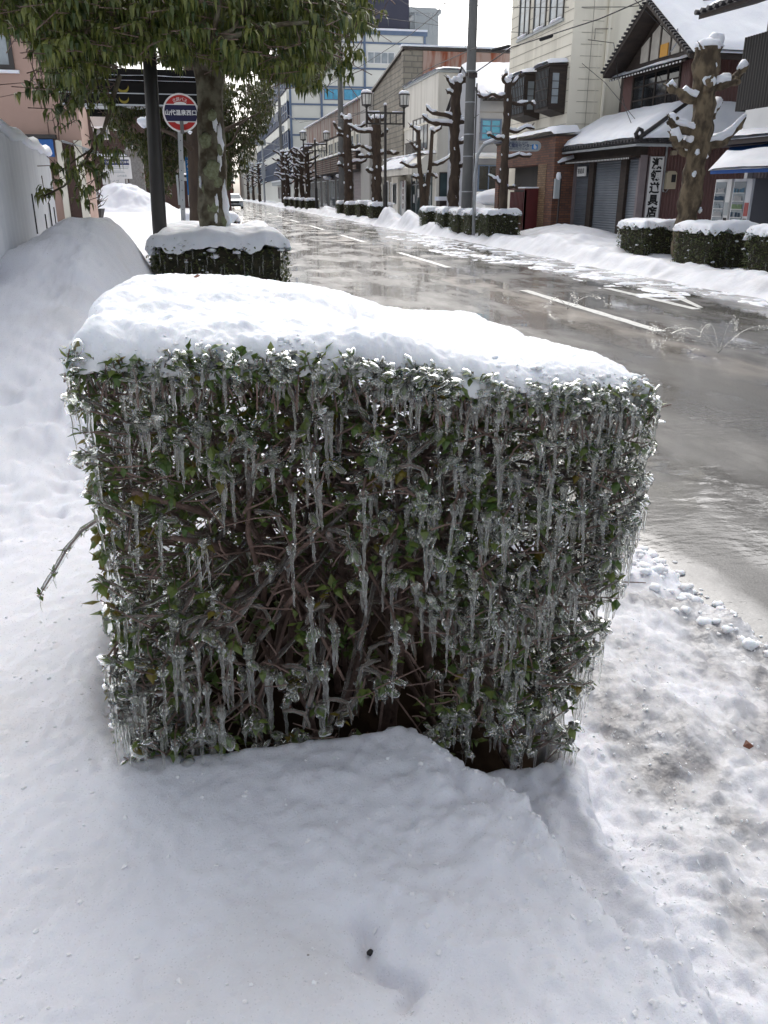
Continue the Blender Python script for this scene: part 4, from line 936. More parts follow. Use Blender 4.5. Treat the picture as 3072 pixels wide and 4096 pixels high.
pollard(9.3, 47.8, .4, 4.9, .265, [(.97, R_, .6, .25), (.96, L_, .6, .35), (.85, L_, 1.5, .25), (.82, R_, .7, .2), (.67, L_, .9, .15), (.64, R_, 1.3, .1), (.60, L_, 1.0, .1), (.45, L_, .7, .1)],
        'thick pollarded tree directly behind the nearer lamp post', 8)
pollard(9.3, 57.5, .4, 5.6, .29, [(.98, L_, .4, .3), (.88, R_, 1.1, .35), (.84, L_, .9, .55), (.80, L_, .6, .2), (.70, R_, .9, .05), (.60, L_, .5, .1), (.52, R_, 1.3, .3), (.48, L_, .7, .15), (.4, F_, .4, .2)],
        'pollarded tree with a pointed snowy top in front of the rusty shop row', 9)
far_t = [(81, 'crooked pollard nearest the farther lamp post in the far cluster'), (86, 'second pollard along in the far cluster, before the orange pillar'), (92, 'third pollard along in the far cluster'), (99, 'fourth pollard along in the far cluster'), (107, 'pollard at the left end of the far cluster, by the navy balconies'),
         (150, 'small distant pollard right of the traffic light pole'), (172, 'tiny distant pollard behind the oncoming car'), (190, 'farthest tiny pollard at the end of the street')]
for i, (y, lab) in enumerate(far_t):
    q = random.Random(100+i); L = []
    for k in range(11): L.append((.42 + .56*k/10, (L_ if k % 2 else R_) + q.gauss(0, .6), .7 + .9*q.random(), .15 + .5*q.random()))
    pollard(9.3 + q.gauss(0, .1), y, .4, 4.9 + q.random()*.9, .25, L, lab, 40+i)
# ------------------------------------------------------------------ buildings: helpers
def win_x(par, X, y0, y1, z0, z1, frame, glass, nv=1, nh=0, fw=.05, pr=.05, sill=False, name='window'):
    """window in a wall along the street (faces -x)"""
    if y0 > y1: y0, y1 = y1, y0
    b = MB(); a, c = X-pr, X+.03
    b.box(a, c, y0, y1, z1-fw, z1); b.box(a, c, y0, y1, z0, z0+fw); b.box(a, c, y0, y0+fw, z0+fw, z1-fw); b.box(a, c, y1-fw, y1, z0+fw, z1-fw)
    for i in range(1, nv+1): yy = y0+(y1-y0)*i/(nv+1); b.box(a+.008, c, yy-fw*.4, yy+fw*.4, z0+fw, z1-fw)
    for i in range(1, nh+1): zz = z0+(z1-z0)*i/(nh+1); b.box(a+.012, c-.005, y0+fw, y1-fw, zz-fw*.3, zz+fw*.3)
    o = b.build(name, frame, par)
    p = MB(); p.box(a+.03, X+.012, y0+fw*.5, y1-fw*.5, z0+fw*.5, z1-fw*.5); p.build('pane', glass, o)
    if sill: s = MB(); s.blob((a-.01, (y0+y1)/2, z0+.02), 1, (.08, (y1-y0)*.45, .05), 8, 6, .25); s.build('sill_snow', M['snow_far'], o, smooth=True)
    return o
def win_y(par, Y, x0, x1, z0, z1, frame, glass, nv=1, nh=0, fw=.05, pr=.05, name='window'):
    b = MB(); a, c = Y-pr, Y+.03
    b.box(x0, x1, a, c, z1-fw, z1); b.box(x0, x1, a, c, z0, z0+fw); b.box(x0, x0+fw, a, c, z0+fw, z1-fw); b.box(x1-fw, x1, a, c, z0+fw, z1-fw)
    for i in range(1, nv+1): xx = x0+(x1-x0)*i/(nv+1); b.box(xx-fw*.4, xx+fw*.4, a+.008, c, z0+fw, z1-fw)
    for i in range(1, nh+1): zz = z0+(z1-z0)*i/(nh+1); b.box(x0+fw, x1-fw, a+.012, c-.005, zz-fw*.3, zz+fw*.3)
    o = b.build(name, frame, par)
    p = MB(); p.box(x0+fw*.5, x1-fw*.5, a+.03, Y+.012, z0+fw*.5, z1-fw*.5); p.build('pane', glass, o); return o
def corr_x(b, X, y0, y1, z0, z1, pitch=.09, amp=.02, mi=0):
    n = int(abs(y1-y0)/pitch*4); P = []
    for i in range(n+1):
        y = y0+(y1-y0)*i/n; a = X - amp*(1 if i % 4 in (1, 2) else 0); P.append([(a, y, z0), (a, y, z1)])
    b.grid(P, mi)
def corr_y(b, Y, x0, x1, z0, z1, pitch=.09, amp=.02, mi=0):
    n = int(abs(x1-x0)/pitch*4); P = []
    for i in range(n+1):
        x = x0+(x1-x0)*i/n; a = Y - amp*(1 if i % 4 in (1, 2) else 0); P.append([(x, a, z0), (x, a, z1)])
    b.grid(P, mi)
def snow_slab(par, pts, th, seed=1, n=14, name='roof_snow', rough=.04):
    """pts: four corners of a roof plane (a,b along the eave, c,d along the ridge); a thick soft snow layer on it"""
    a, b_, c, d = [Vector(p) for p in pts]; P = []; m = MB()
    nn = (b_-a).cross(d-a).normalized(); nn = nn if nn.z > 0 else -nn
    nu = max(n, int((b_-a).length/.25)); nu = min(nu, 60)
    for i in range(nu+1):
        row = []; u = i/nu
        for j in range(n+1):
            v = j/n; p = a.lerp(b_, u).lerp(d.lerp(c, u), v); e = min(u, 1-u)*(b_-a).length; f = v*(d-a).length
            k = math.sqrt(max(0, 1-(1-min(1, e/.25))**2)) * math.sqrt(max(0, 1-(1-min(1, (f+.02)/.2))**2))
            row.append(p + nn*(th*k*(1 + 1.2*noise.noise(p*.7 + Vector((seed, 0, 0)))*.35) + rough*noise.noise(p*2.3)*k + .004) - (d-a).normalized()*(.06 if j == 0 else 0)*(1+noise.noise(p*3)))
        P.append(row)
    m.grid(P); k = len(m.v); m.poly([P[0][0], P[nu][0], P[nu][n], P[0][n]])
    return m.build(name, M['snow_far'], par, smooth=True)
def tile_edge(par, p0, p1, r=.05, pitch=.2, name='eave_tiles'):
    p0 = Vector(p0); p1 = Vector(p1); n = max(2, int((p1-p0).length/pitch)); m = MB(); out = Vector((0, 0, 0))
    d = (p1-p0).normalized(); side = Vector((d.y, -d.x, 0))
    for i in range(n+1):
        p = p0.lerp(p1, i/n); m.tube([p - side*.10, p + side*.12], r, 7)
    m.tube([p0 - Vector((0, 0, .05)), p1 - Vector((0, 0, .05))], .03, 4)
    return m.build(name, M['tile'], par)
def block(par, x0, x1, y0, y1, z0, z1, mt, name='wall'):
    b = MB(); b.box(x0, x1, y0, y1, z0, z1); return b.build(name, mt, par)
W, DM = M['white'], M['dark_metal']

# ---- A: vending machine shop, far right
A = thing('corner_shop', 'shop at the right edge with blue awning, dark corrugated upper wall and white fascia', 'building', (15, 15, 0))
block(A, 12.4, 19, 8, 18.6, 0, 2.6, M['corr_dark']); b = MB(); corr_x(b, 12.35, 14.5, 18.3, .2, 2.0, .12, .02); b.build('back_wall', M['mauve'], A)
block(A, 12.6, 19, 8, 18.95, 3.2, 5.0, M['corr_dark']); b = MB(); corr_x(b, 12.1, 8, 18.98, 3.26, 4.75, .1, .025); b.poly([(12.1, 18.98, 3.26), (12.6, 18.98, 3.26), (12.6, 18.98, 4.75), (12.1, 18.98, 4.75)]); b.build('upper_cladding', M['corr_dark'], A)
block(A, 12.15, 12.6, 8, 18.3, 4.75, 5.15, M['far_wall'], 'upper_band'); block(A, 12.0, 12.5, 8, 18.42, 2.76, 3.24, W, 'white_fascia')
block(A, 11.6, 12.5, 8, 19.5, 2.52, 2.62, M['dark_metal'], 'eave_beam'); snow_slab(A, [(11.6, 19.5, 2.63), (11.6, 8, 2.63), (12.5, 8, 2.80), (12.5, 19.5, 2.80)], .14, 3)
b = MB(); b.prism([(11.2, 5.16), (12.6, 5.52), (12.6, 5.62), (11.2, 5.26)], 1, 8, 19.5); b.build('roof', M['wood_dark'], A, fix=True)
tile_edge(A, (11.22, 19.5, 5.30), (11.22, 8, 5.30), .055, .24); snow_slab(A, [(11.3, 19.5, 5.33), (11.3, 8, 5.33), (12.6, 8, 5.66), (12.6, 19.5, 5.66)], .15, 4)
b = MB(); b.add([(11.95, 18.75, 2.50), (11.95, 9, 2.50), (10.95, 9, 1.98), (10.95, 17.8, 1.98), (10.95, 9, 1.90), (10.95, 17.8, 1.90), (11.95, 18.75, 2.42)], [(0, 1, 2, 3), (3, 2, 4, 5), (0, 3, 5, 6)]); b.build('awning', M['blue_awning'], A)
snow_slab(A, [(10.94, 17.85, 1.99), (10.94, 9, 1.99), (11.55, 9, 2.29), (11.55, 18.4, 2.29)], .11, 5)
block(A, 12.2, 12.4, 18.3, 18.42, .1, 2.0, W, 'corner_post')
def vending(y0, y1, lab, body, seed, panel):
    q = random.Random(seed); X0, X1, z0, z1 = 11.3, 12.0, .20, 2.0
    z1 = 1.80
    t = thing('vending_machine', lab, 'vending machine', (X0+.35, (y0+y1)/2, z0), 'drink vending machines under the blue awning')
    block(t, X0+.06, X1, y0, y1, z0, z1, body, 'cabinet')
    d = block(t, X0, X0+.056, y0+.01, y1-.01, z0+.04, z1-.004, panel, 'door')
    w_ = y1-y0
    block(t, X0-.012, X0-.001, y0+w_*.30, y1-.05, z0+.62, z1-.06, M['glass_grey'], 'display_window')
    cols = [(.05, .06, .08), (.35, .4, .42), (.10, .22, .32), (.26, .36, .2), (.45, .40, .32), (.5, .5, .5), (.05, .09, .14)]
    for r_ in range(5):
        zz = z0 + .66 + r_*.165; b = MB(); b.box(X0-.03, X0-.012, y0+w_*.32, y1-.06, zz-.014, zz); b.build('shelf', W, t)
        cm = mat('drink_colour', cols[q.randrange(7)], .4); b = MB()
        for k in range(7):
            if q.random() < .25: continue
            yy = y0+w_*.34+(w_*.55)*k/7; b.tube([(X0-.03, yy+.02, zz+.001), (X0-.03, yy+.02, zz+.07+.03*q.random())], .016, 6)
        if b.v: b.build('drinks', cm, t)
    block(t, X0-.01, X0-.001, y0+.03, y0+w_*.25, z0+.85, z0+1.12, M['pink'] if seed == 1 else M['sign_grey'], 'coin_panel')
    block(t, X0-.01, X0-.001, y0+.04, y0+w_*.24, z0+.52, z0+.80, M['black'], 'note_slot'); block(t, X0-.01, X0-.001, y0+.1, y1-.12, z0+.16, z0+.32, M['black'], 'dispensing_flap')
    return t
vending(16.72, 17.40, 'grey sided vending machine nearest the right edge under the blue awning', M['vend_grey'], 1, M['white_panel'])
vending(17.46, 18.10, 'white vending machine half hidden by the stout tree, left of the grey sided one', W, 2, W)

# ---- B: timber shop with shutters and brush lettering
B = thing('timber_shop', 'old timber shop with three grey shutters, gable and snowy tiled roofs', 'building', (15, 25, 0))
block(B, 12.1, 20, 23.05, 27.45, 0, 2.75, M['wood_dark'])
b = MB(); corr_y(b, 23.0, 12.0, 20, 0, 2.75, .1, .02); b.build('side_cladding', M['corr_brown'], B)
for y0, y1 in ((22.98, 23.68), (24.05, 25.86), (26.2, 27.3)):
    b = MB(); n = 34
    P = []
    for i in range(n*2+1):
        z = .0 + 2.42*i/(n*2); P.append([(12.0 - .018*(i % 2), y0+.02, z), (12.0 - .018*(i % 2), y1-.02, z)])
    b.grid(P); b.build('roller_shutter', M['shutter'], B)
for y0, y1, m_ in ((23.68, 24.05, 'wood_dark'), (25.86, 26.2, 'wood_dark'), (27.3, 27.46, 'mauve'), (22.86, 22.98, 'mauve')): block(B, 11.9, 12.1, y0, y1, 0, 2.5, M[m_], 'post')
block(B, 11.85, 12.1, 22.9, 27.5, 2.43, 2.76, M['wood_dark'], 'lintel')
b = MB(); b.box(11.62, 11.9, 22.95, 27.6, 2.44, 2.5)
for i in range(46): b.box(11.6, 11.62, 23.0+i*.1, 23.05+i*.1, 2.38, 2.5)
b.build('rafter_fringe', M['wood_dark'], B); b = MB()
for i in range(46): b.box(11.585, 11.599, 23.005+i*.1, 23.035+i*.1, 2.40, 2.44)
b.build('rafter_end_caps', W, B)
b = MB(); b.box(12.02-.17, 12.02-.13, 26.35, 26.98, 2.02, 2.30); o = b.build('name_plate', W, B); text('茶道具', M['black'], o, 'lettering', (11.84, 26.66, 2.16), (0, -1, 0), (0, 0, 1), .17)
# skirt roof, hipped round the near corner
ex, ey, ez, tx, ty, tz = 11.5, 22.35, 2.84, 13.2, 23.1, 3.75
b = MB(); b.add([(ex, 28.2, ez), (ex, ey, ez), (20, ey, ez), (20, ty, tz), (tx, ty, tz), (tx, 28.2, tz), (ex, 28.2, ez-.08), (ex, ey, ez-.08), (20, ey, ez-.08)], [(0, 1, 4, 5), (1, 2, 3, 4), (0, 6, 7, 1), (1, 7, 8, 2)]); b.build('skirt_roof', M['tile'], B)
snow_slab(B, [(ex+.08, 28.3, ez+.05), (ex+.08, ey+.05, ez+.05), (tx, ty, tz+.02), (tx, 28.3, tz+.02)], .17, 7); snow_slab(B, [(ex+.1, ey+.08, ez+.05), (20, ey+.08, ez+.05), (20, ty, tz+.02), (tx, ty, tz+.02)], .16, 8)
tile_edge(B, (ex, 28.2, ez+.0), (ex, ey, ez+.0), .05, .19); tile_edge(B, (ex, ey, ez), (15.5, ey, ez), .05, .30)
b = MB(); b.tube([(ex-.02, ey+.02, ez+.02), (ex-.1, ey-.02, ez+.16), (ex-.02, ey, ez+.27), (ex+.1, ey+.04, ez+.24), (ex+.16, ey+.08, ez+.12), (ex+.34, ey+.12, ez+.06)], [.07, .06, .06, .05, .05, .03], 7); b.tube([(ex, ey, ez+.05), (tx, ty, tz+.06)], .06, 6); b.build('ridge_ornament', M['tile'], B, smooth=True)
b = MB(); b.tube([(ex-.03, 28.2, ez-.12), (ex-.03, ey, ez-.12), (15, ey-.02, ez-.14)], .035, 6); b.build('gutter', M['galv'], B)
# upper storey and gable
block(B, 13.25, 20, 23.15, 27.3, 3.4, 5.0, M['wood_dark'], 'upper_wall'); b = MB(); corr_y(b, 23.1, 13.2, 20, 3.4, 5.3, .1, .02); b.build('upper_cladding', M['corr_brown'], B)
b = MB(); corr_x(b, 13.2, 26.3, 27.0, 3.7, 4.9, .09, .02); corr_x(b, 13.2, 23.1, 23.5, 3.7, 4.9, .09, .02); b.build('front_cladding', M['corr_brown'], B)
win_x(B, 13.2, 23.5, 26.3, 3.78, 4.88, M['wood_dark'], M['glass_dark'], 3, 2, .07, .06)
b = MB(); b.add([(12.75, 27.1, 4.84), (12.75, 22.6, 4.84), (13.25, 22.6, 5.02), (13.25, 27.1, 5.02), (12.75, 27.1, 4.78), (12.75, 22.6, 4.78)], [(0, 1, 2, 3), (0, 4, 5, 1)]); b.build('canopy', M['wood_dark'], B); snow_slab(B, [(12.74, 27.1, 4.86), (12.74, 22.6, 4.86), (13.25, 22.6, 5.03), (13.25, 27.1, 5.03)], .05, 9)
b = MB()
for i in range(24): b.box(12.72, 12.74, 22.8+i*.18, 22.87+i*.18, 4.78, 4.82)
b.build('rafter_end_caps', W, B)
yl, yr, ya, zl, zr, za = 26.95, 21.9, 24.5, 5.02, 4.9, 6.55
b = MB(); b.prism([(26.6, 5.0), (22.4, 4.95), (ya, 6.35)], 0, 13.0, 13.2); b.build('gable_wall', M['wood_dark'], B, fix=True)
b = MB()
for y0, y1 in ((25.6, 25.15), (25.0, 24.55), (24.42, 23.95), (23.83, 23.4), (23.3, 22.95)):
    def zt_(y): return 5.08 + (1.16*(1 - abs(y-ya)/2.1))*.80
    b.prism([(y0, 5.10), (y1, 5.10), (y1, max(5.14, zt_(y1))), (y0, max(5.14, zt_(y0)))], 0, 12.97, 12.998)
b.build('gable_plaster', M['plaster'], B, fix=True)
b = MB(); b.box(12.94, 12.966, 23.98, 24.4, 5.1, 5.42); b.build('gable_stain', M['amber'], B)
b = MB()
for (y0, z0, y1, z1) in ((yl, zl, ya, za), (yr, zr, ya, za)):
    b.add([(12.45, y0, z0), (12.45, y1, z1), (20, y1, z1), (20, y0, z0), (12.45, y0, z0-.16), (12.45, y1, z1-.18), (20, y1, z1-.18), (20, y0, z0-.16)], [(0, 1, 2, 3), (4, 7, 6, 5), (0, 4, 5, 1), (0, 3, 7, 4)])
b.build('gable_roof', M['wood_dark'], B, fix=True)
snow_slab(B, [(12.5, yr-.02, zr+.02), (20, yr-.02, zr+.02), (20, ya, za+.03), (12.5, ya, za+.03)], .14, 10); snow_slab(B, [(20, yl, zl+.02), (12.5, yl, zl+.02), (12.5, ya, za+.03), (20, ya, za+.03)], .14, 11)
tile_edge(B, (12.47, ya, za+.0), (12.47, yr, zr+.0), .035, .16, 'verge_tiles'); tile_edge(B, (12.47, yl, zl), (12.47, ya, za), .035, .16, 'verge_tiles')
b = MB(); b.tube([(12.7, 23.35, 5.1), (12.6, 22.9, 5.25), (12.55, 22.6, 5.2)], .02, 5); b.tube([(12.6, 22.9, 5.25), (12.5, 22.75, 5.55)], .015, 5); b.build('cable_bracket', M['galv'], B)
# the brush written sign and wall fittings
s = thing('shop_sign', 'tall white board with five black brush characters on the brown corrugated wall', 'sign', (12.42, 22.9, 1.6))
b = MB(); b.box(12.2, 12.62, 22.90, 22.96, .80, 2.46); b.build('board', W, s)
b = MB(); b.box(12.17, 12.20, 22.89, 22.965, .80, 2.48); b.box(12.62, 12.65, 22.89, 22.965, .80, 2.48); b.build('edge_strip', M['mauve'], s)
for i, ch in enumerate('瀬領道具店'): text(ch, M['black'], s, 'lettering', (12.41, 22.892, 2.26 - i*.315), (1, 0, 0), (0, 0, 1), .30, bold=.012)
s = thing('meter_box', 'beige electricity meter box with dark window on the brown corrugated wall', 'meter', (12.87, 22.88, 1.85))
b = MB(); b.box(12.72, 13.02, 22.82, 22.975, 1.62, 2.04); b.prism([(12.73, 2.04), (13.01, 2.04), (12.97, 2.09), (12.77, 2.09)], 1, 22.83, 22.975); b.build('housing', M['tan'], s); block(s, 12.86, 12.99, 22.812, 22.819, 1.80, 2.0, M['black'], 'window')
b = MB()
for k in range(3): b.tube([(12.665+.02*k, 22.93, 2.8), (12.665+.02*k, 22.93, 1.62), (12.70+.02*k, 22.93, 1.55), (12.80, 22.93, 1.54), (12.86, 22.93, 1.62)], .009, 5)
b.build('conduit', M['galv'], s)
for x, lab, m_ in ((12.82, 'small cream breaker box under the eave, nearer the white sign board', M['tan']), (13.2, 'small grey junction box under the eave, nearer the stout tree', M['sign_grey'])):
    tag(block(None, x, x+.15, 22.86, 22.975, 2.50, 2.62, m_, 'junction_box'), lab, 'electrical box')

# ---- C: cream three storey building with brick porch
C = thing('cream_building', 'tall cream panelled building with dark bay windows above a brick porch', 'building', (15, 31, 0))
block(C, 12, 19, 28.5, 34.5, 0, 11, M['cream'])
b = MB()
for i in range(24): z = 3.0 + i*.335; b.box(11.988, 11.998, 28.52, 34.48, z, z+.012)
for i in range(24): z = 3.0 + i*.335; b.box(12.3, 13.05, 28.488, 28.498, z, z+.01)
b.box(12.66, 12.67, 28.488, 28.498, 2.9, 11); b.build('panel_joints', M['cream_line'], C)
b = MB(); b.tube([(13.2, 28.43, 2.5), (13.2, 28.43, 11)], .06, 8); b.tube([(12.9, 28.43, 2.9), (12.9, 28.43, 6.3)], .012, 4); b.build('downpipe', M['cream'], C)
b = MB(); b.tube([(12.72, 28.4, 6.15), (12.72, 28.4, 6.45), (13.3, 28.4, 6.47)], .02, 5); b.build('wall_pipe', M['cream_line'], C)
for i, (y0, y1) in enumerate(((33.6, 32.5), (32.1, 30.9), (30.6, 29.35))): win_x(C, 12, y1, y0, 6.9, 8.3, M['black_metal'], M['glass_grey'], 1, 0, .07, .04, sill=True)
b = MB(); b.box(11.93, 12, 29.3, 33.7, 6.80, 6.88); b.build('window_ledge', M['sign_grey'], C)
for y0, y1 in ((28.72, 29.95), (30.98, 32.6)):
    b = MB(); b.prism([(11.52, 4.12), (12.0, 3.98), (12.0, 5.45), (11.4, 5.42), (11.4, 4.12)], 1, y0, y1); o = b.build('bay_window', M['wood_dark'], C, fix=True)
    b = MB(); b.box(11.385, 11.399, y0+.08, y1-.08, 4.22, 5.34); b.box(11.50, 11.72, y0-.012, y0-.002, 4.3, 5.2); b.build('pane', M['glass_grey'], o)
    b = MB(); n = 9
    for k in range(n+1): yy = y0+.06+(y1-y0-.12)*k/n; b.box(11.36, 11.384, yy-.014, yy+.014, 4.2, 5.36)
    for zz in (4.42, 4.75, 5.08): b.box(11.352, 11.36, y0+.05, y1-.05, zz-.012, zz+.012)
    for zz in (4.52, 4.74, 4.96): b.box(11.5, 11.72, y0-.02, y0-.013, zz-.01, zz+.01)
    b.build('lattice', M['wood_dark'], o)
    b = MB(); b.box(11.34, 12, y0-.05, y1+.05, 5.42, 5.47); b.build('bay_roof', M['wood_dark'], o); snow_slab(C, [(11.33, y1+.06, 5.475), (11.33, y0-.06, 5.475), (12, y0-.06, 5.52), (12, y1+.06, 5.52)], .17, int(y0), 10, 'bay_snow')
# porch
block(C, 11.2, 12.0, 27.35, 33.2, 2.42, 3.22, M['brick'], 'porch_fascia'); block(C, 11.2, 11.995, 28.0, 28.75, 0, 2.42, M['brick_tan'], 'porch_pier'); block(C, 11.21, 12.6, 27.36, 28.0, 0, 2.42, M['brick'], 'porch_pier')
block(C, 11.2, 11.6, 32.8, 33.2, 0, 2.42, M['brick'], 'porch_pier'); block(C, 11.85, 11.99, 28.8, 32.8, .0, 2.42, M['corr_dark'], 'porch_wall'); win_x(C, 11.85, 29.0, 30.3, .9, 2.2, M['dark_metal'], M['glass_dark'], 1, 0, .05, .04)
block(C, 11.17, 12.0, 27.32, 33.24, 3.22, 3.28, M['wood_dark'], 'porch_coping'); snow_slab(C, [(11.15, 33.3, 3.285), (11.15, 27.3, 3.285), (12.0, 27.3, 3.36), (12.0, 33.3, 3.36)], .20, 15, 10)
b = MB(); x = 10.75
b.box(10.72, 11.2, 28.58, 28.64, .15, 1.62); b.box(10.72, 10.78, 28.58, 28.7, .15, 1.62)
for k in range(10): yy = 28.78 + k*.135; b.box(10.72, 10.76, yy, yy+.075, .2, 1.56)
b.box(10.76, 10.80, 28.6, 30.15, .5, .56); b.box(10.76, 10.80, 28.6, 30.15, 1.1, 1.16); b.box(10.70, 11.2, 28.56, 30.15, 1.62, 1.67); b.build('slatted_screen', M['dark_red'], C)
b = MB(); b.box(10.69, 11.2, 28.54, 30.16, 1.671, 1.715); b.build('screen_snow', M['snow_far'], C)
s = thing('roadside_mirror', 'thin brown pole with a small snow tipped grey box beside the brick porch corner', 'pole', (11.25, 26.9, 0))
b = MB(); b.tube([(11.25, 26.9, 0), (11.28, 26.9, 2.1)], .035, 7); b.build('pole', M['dark_metal'], s); block(s, 11.08, 11.24, 26.85, 26.97, 1.35, 1.95, M['sign_grey'], 'box'); b = MB(); b.blob((11.2, 26.9, 2.02), .1, (1, .8, 1.2), 8, 6, .25); b.build('clinging_snow', M['snow_far'], s, smooth=True)
s = thing('porch_canopy', 'small snow covered lean-to roof between the brick porch and the timber shop', 'canopy', (12, 27.7, 2.5))
b = MB(); b.add([(11.4, 27.35, 2.42), (11.4, 27.95, 2.42), (12.4, 27.95, 2.7), (12.4, 27.35, 2.7), (11.4, 27.35, 2.36), (11.4, 27.95, 2.36), (12.4, 27.95, 2.64), (12.4, 27.35, 2.64)], [(0, 1, 2, 3), (4, 7, 6, 5), (0, 4, 5, 1), (0, 3, 7, 4)]); 
b.v = [(x_-.0, y_-.02, z_) for x_, y_, z_ in b.v]; b.build('roof', M['dark_metal'], s); snow_slab(s, [(11.36, 27.95, 2.43), (11.36, 27.28, 2.43), (12.4, 27.28, 2.72), (12.4, 27.95, 2.72)], .16, 17, 8)
block(None, 12.2, 12.9, 27.6, 27.66, 0, 2.3, M['wood_dark'], 'passage_door'); o = COL.objects['passage_door']; tag(o, 'dark narrow door in the gap between brick porch and timber shop', 'door')
b = MB(); b.box(12.35, 12.62, 27.5, 27.59, 1.15, 1.35); b.box(12.4, 12.6, 27.5, 27.59, .75, 1.0); tag(b.build('letter_box', M['sign_grey'], None), 'grey letter box and notice in the dark gap beside the brick porch', 'letter box')

# ---- D: grey sided house with the big snowy roof
D = thing('grey_house', 'grey sided house with blue window and big snowy roof behind the utility pole', 'building', (14, 40, 0))
block(D, 11.98, 19, 38.05, 43, 0, 5.3, M['grey_siding']); b = MB()
for i in range(11): z = .6 + i*.42; b.box(11.98, 19, 38.03, 38.042, z, z+.02)
b.build('siding_laps', M['cream_line'], D)
win_y(D, 38.04, 12.05, 13.0, 3.68, 4.55, M['hotel_blue'], M['glass_blue'], 1, 2, .07, .05); win_y(D, 38.04, 12.0, 13.0, 1.6, 2.7, M['hotel_blue'], M['glass_dark'], 1, 0, .06, .05)
block(D, 11.3, 14, 37.6, 38.02, 2.95, 3.05, W, 'ledge'); b = MB(); b.blob((12.4, 37.8, 3.06), 1, (1.1, .25, .12), 14, 8, .1); b.build('ledge_snow', M['snow_far'], D, smooth=True)
b = MB(); b.add([(11.95, 37.6, 5.3), (20, 37.6, 5.3), (20, 41, 6.95), (11.95, 41, 6.95), (11.95, 37.6, 5.2), (20, 37.6, 5.2), (20, 43.5, 5.3), (11.95, 43.5, 5.3)], [(0, 1, 2, 3), (0, 4, 5, 1), (3, 2, 6, 7)]); b.build('roof', M['tile'], D); b = MB(); b.prism([(38.05, 5.3), (43, 5.3), (41, 6.85)], 0, 12.0, 12.1); b.build('gable_wall', M['grey_siding'], D, fix=True)
tile_edge(D, (11.95, 37.58, 5.3), (16, 37.58, 5.3), .05, .2); snow_slab(D, [(11.95, 37.62, 5.33), (20, 37.62, 5.33), (20, 41, 6.98), (11.95, 41, 6.98)], .16, 21)

# ---- E: white shop
E_ = thing('white_shop', 'white two storey shop with a snow covered entrance awning', 'building', (15, 49, 0))
block(E_, 12, 18.5, 45.2, 52.9, 0, 7.2, M['white_wall']); block(E_, 11.93, 18.5, 45.13, 52.95, 7.2, 7.32, M['sign_grey'], 'coping')
snow_slab(E_, [(11.9, 53, 7.33), (11.9, 45.1, 7.33), (13, 45.1, 7.36), (13, 53, 7.36)], .13, 23, 6); snow_slab(E_, [(12, 45.1, 7.33), (18.5, 45.1, 7.33), (18.5, 46, 7.36), (12, 46, 7.36)], .13, 24, 6)
block(E_, 11.96, 12, 46.3, 52.9, 4.98, 5.1, M['cream'], 'string_course')
win_x(E_, 12, 47.2, 50.6, 3.75, 5.4, M['dark_metal'], M['glass_grey'], 3, 0, .06, .04)
b = MB(); b.box(11.55, 11.6, 47.0, 50.8, 3.55, 3.6); b.box(11.55, 11.6, 47.0, 50.8, 4.15, 4.2)
for k in range(20): b.box(11.56, 11.59, 47.0+k*.19, 47.03+k*.19, 3.6, 4.15)
b.box(11.6, 12, 47.0, 47.05, 3.55, 3.6); b.box(11.6, 12, 50.75, 50.8, 3.55, 3.6); b.build('railing', M['dark_metal'], E_)
b = MB(); b.prism([(12.0, 3.45), (11.5, 3.40), (10.7, 2.78), (10.7, 2.45), (12.0, 2.55)], 1, 45.3, 54.2); b.build('entrance_awning', M['white_wall'], E_, fix=True)
snow_slab(E_, [(10.68, 54.2, 2.80), (10.68, 47.5, 2.80), (11.5, 47.5, 3.41), (11.5, 54.2, 3.41)], .12, 25, 10); snow_slab(E_, [(11.4, 54.2, 3.43), (11.4, 45.3, 3.43), (12, 45.3, 3.48), (12, 54.2, 3.48)], .14, 26, 6)
block(E_, 11.94, 12.0, 46.0, 50.6, .2, 2.5, M['glass_teal'], 'shop_front'); b = MB()
for yy in (46.0, 47.1, 48.2, 49.3, 50.5): b.box(11.90, 11.939, yy, yy+.08, .2, 2.5)
b.box(11.90, 11.938, 46, 50.6, 1.95, 2.03); b.build('shop_front_frame', M['galv'], E_)
b = MB()
for yy, zz in ((47.4, 1.1), (48.5, 1.3), (49.6, 1.0), (47.7, 1.5)): b.box(11.89, 11.899, yy, yy+.35, zz, zz+.45)
b.build('window_posters', W, E_)
block(E_, 11.5, 11.98, 52.3, 54.2, 0, 2.45, M['white_wall'], 'side_bay'); win_x(E_, 11.5, 52.7, 53.7, .9, 2.1, M['sign_grey'], M['glass_dark'], 1, 0, .06, .03, sill=True)
b = MB(); b.box(11.62, 11.72, 51.0, 52.28, .3, 2.2); b.build('notice_board', M['sign_grey'], E_); b = MB()
for k in range(4): b.box(11.60, 11.615, 51.2+(k % 2)*.5, 51.55+(k % 2)*.5, .8+.55*(k//2), 1.2+.55*(k//2))
b.build('notices', M['far_wall'], E_)
s = thing('standing_sign', 'narrow pale standing sign with dark red characters at the white shop door', 'sign', (11.45, 50.5, .2))
b = MB(); b.box(11.42, 11.5, 50.1, 50.9, .2, 2.2); b.build('board', W, s); text('湯\nの\nや\nの', M['letter_red'], s, 'lettering', (11.41, 50.5, 1.4), (0, -1, 0), (0, 0, 1), .40, bold=.01)
block(E_, 12.0, 18, 44.4, 45.1, .2, 1.15, M['dark_metal'], 'side_annex'); b = MB(); b.box(11.9, 18, 44.3, 45.1, 1.16, 1.36); b.build('annex_snow', M['snow_far'], E_)
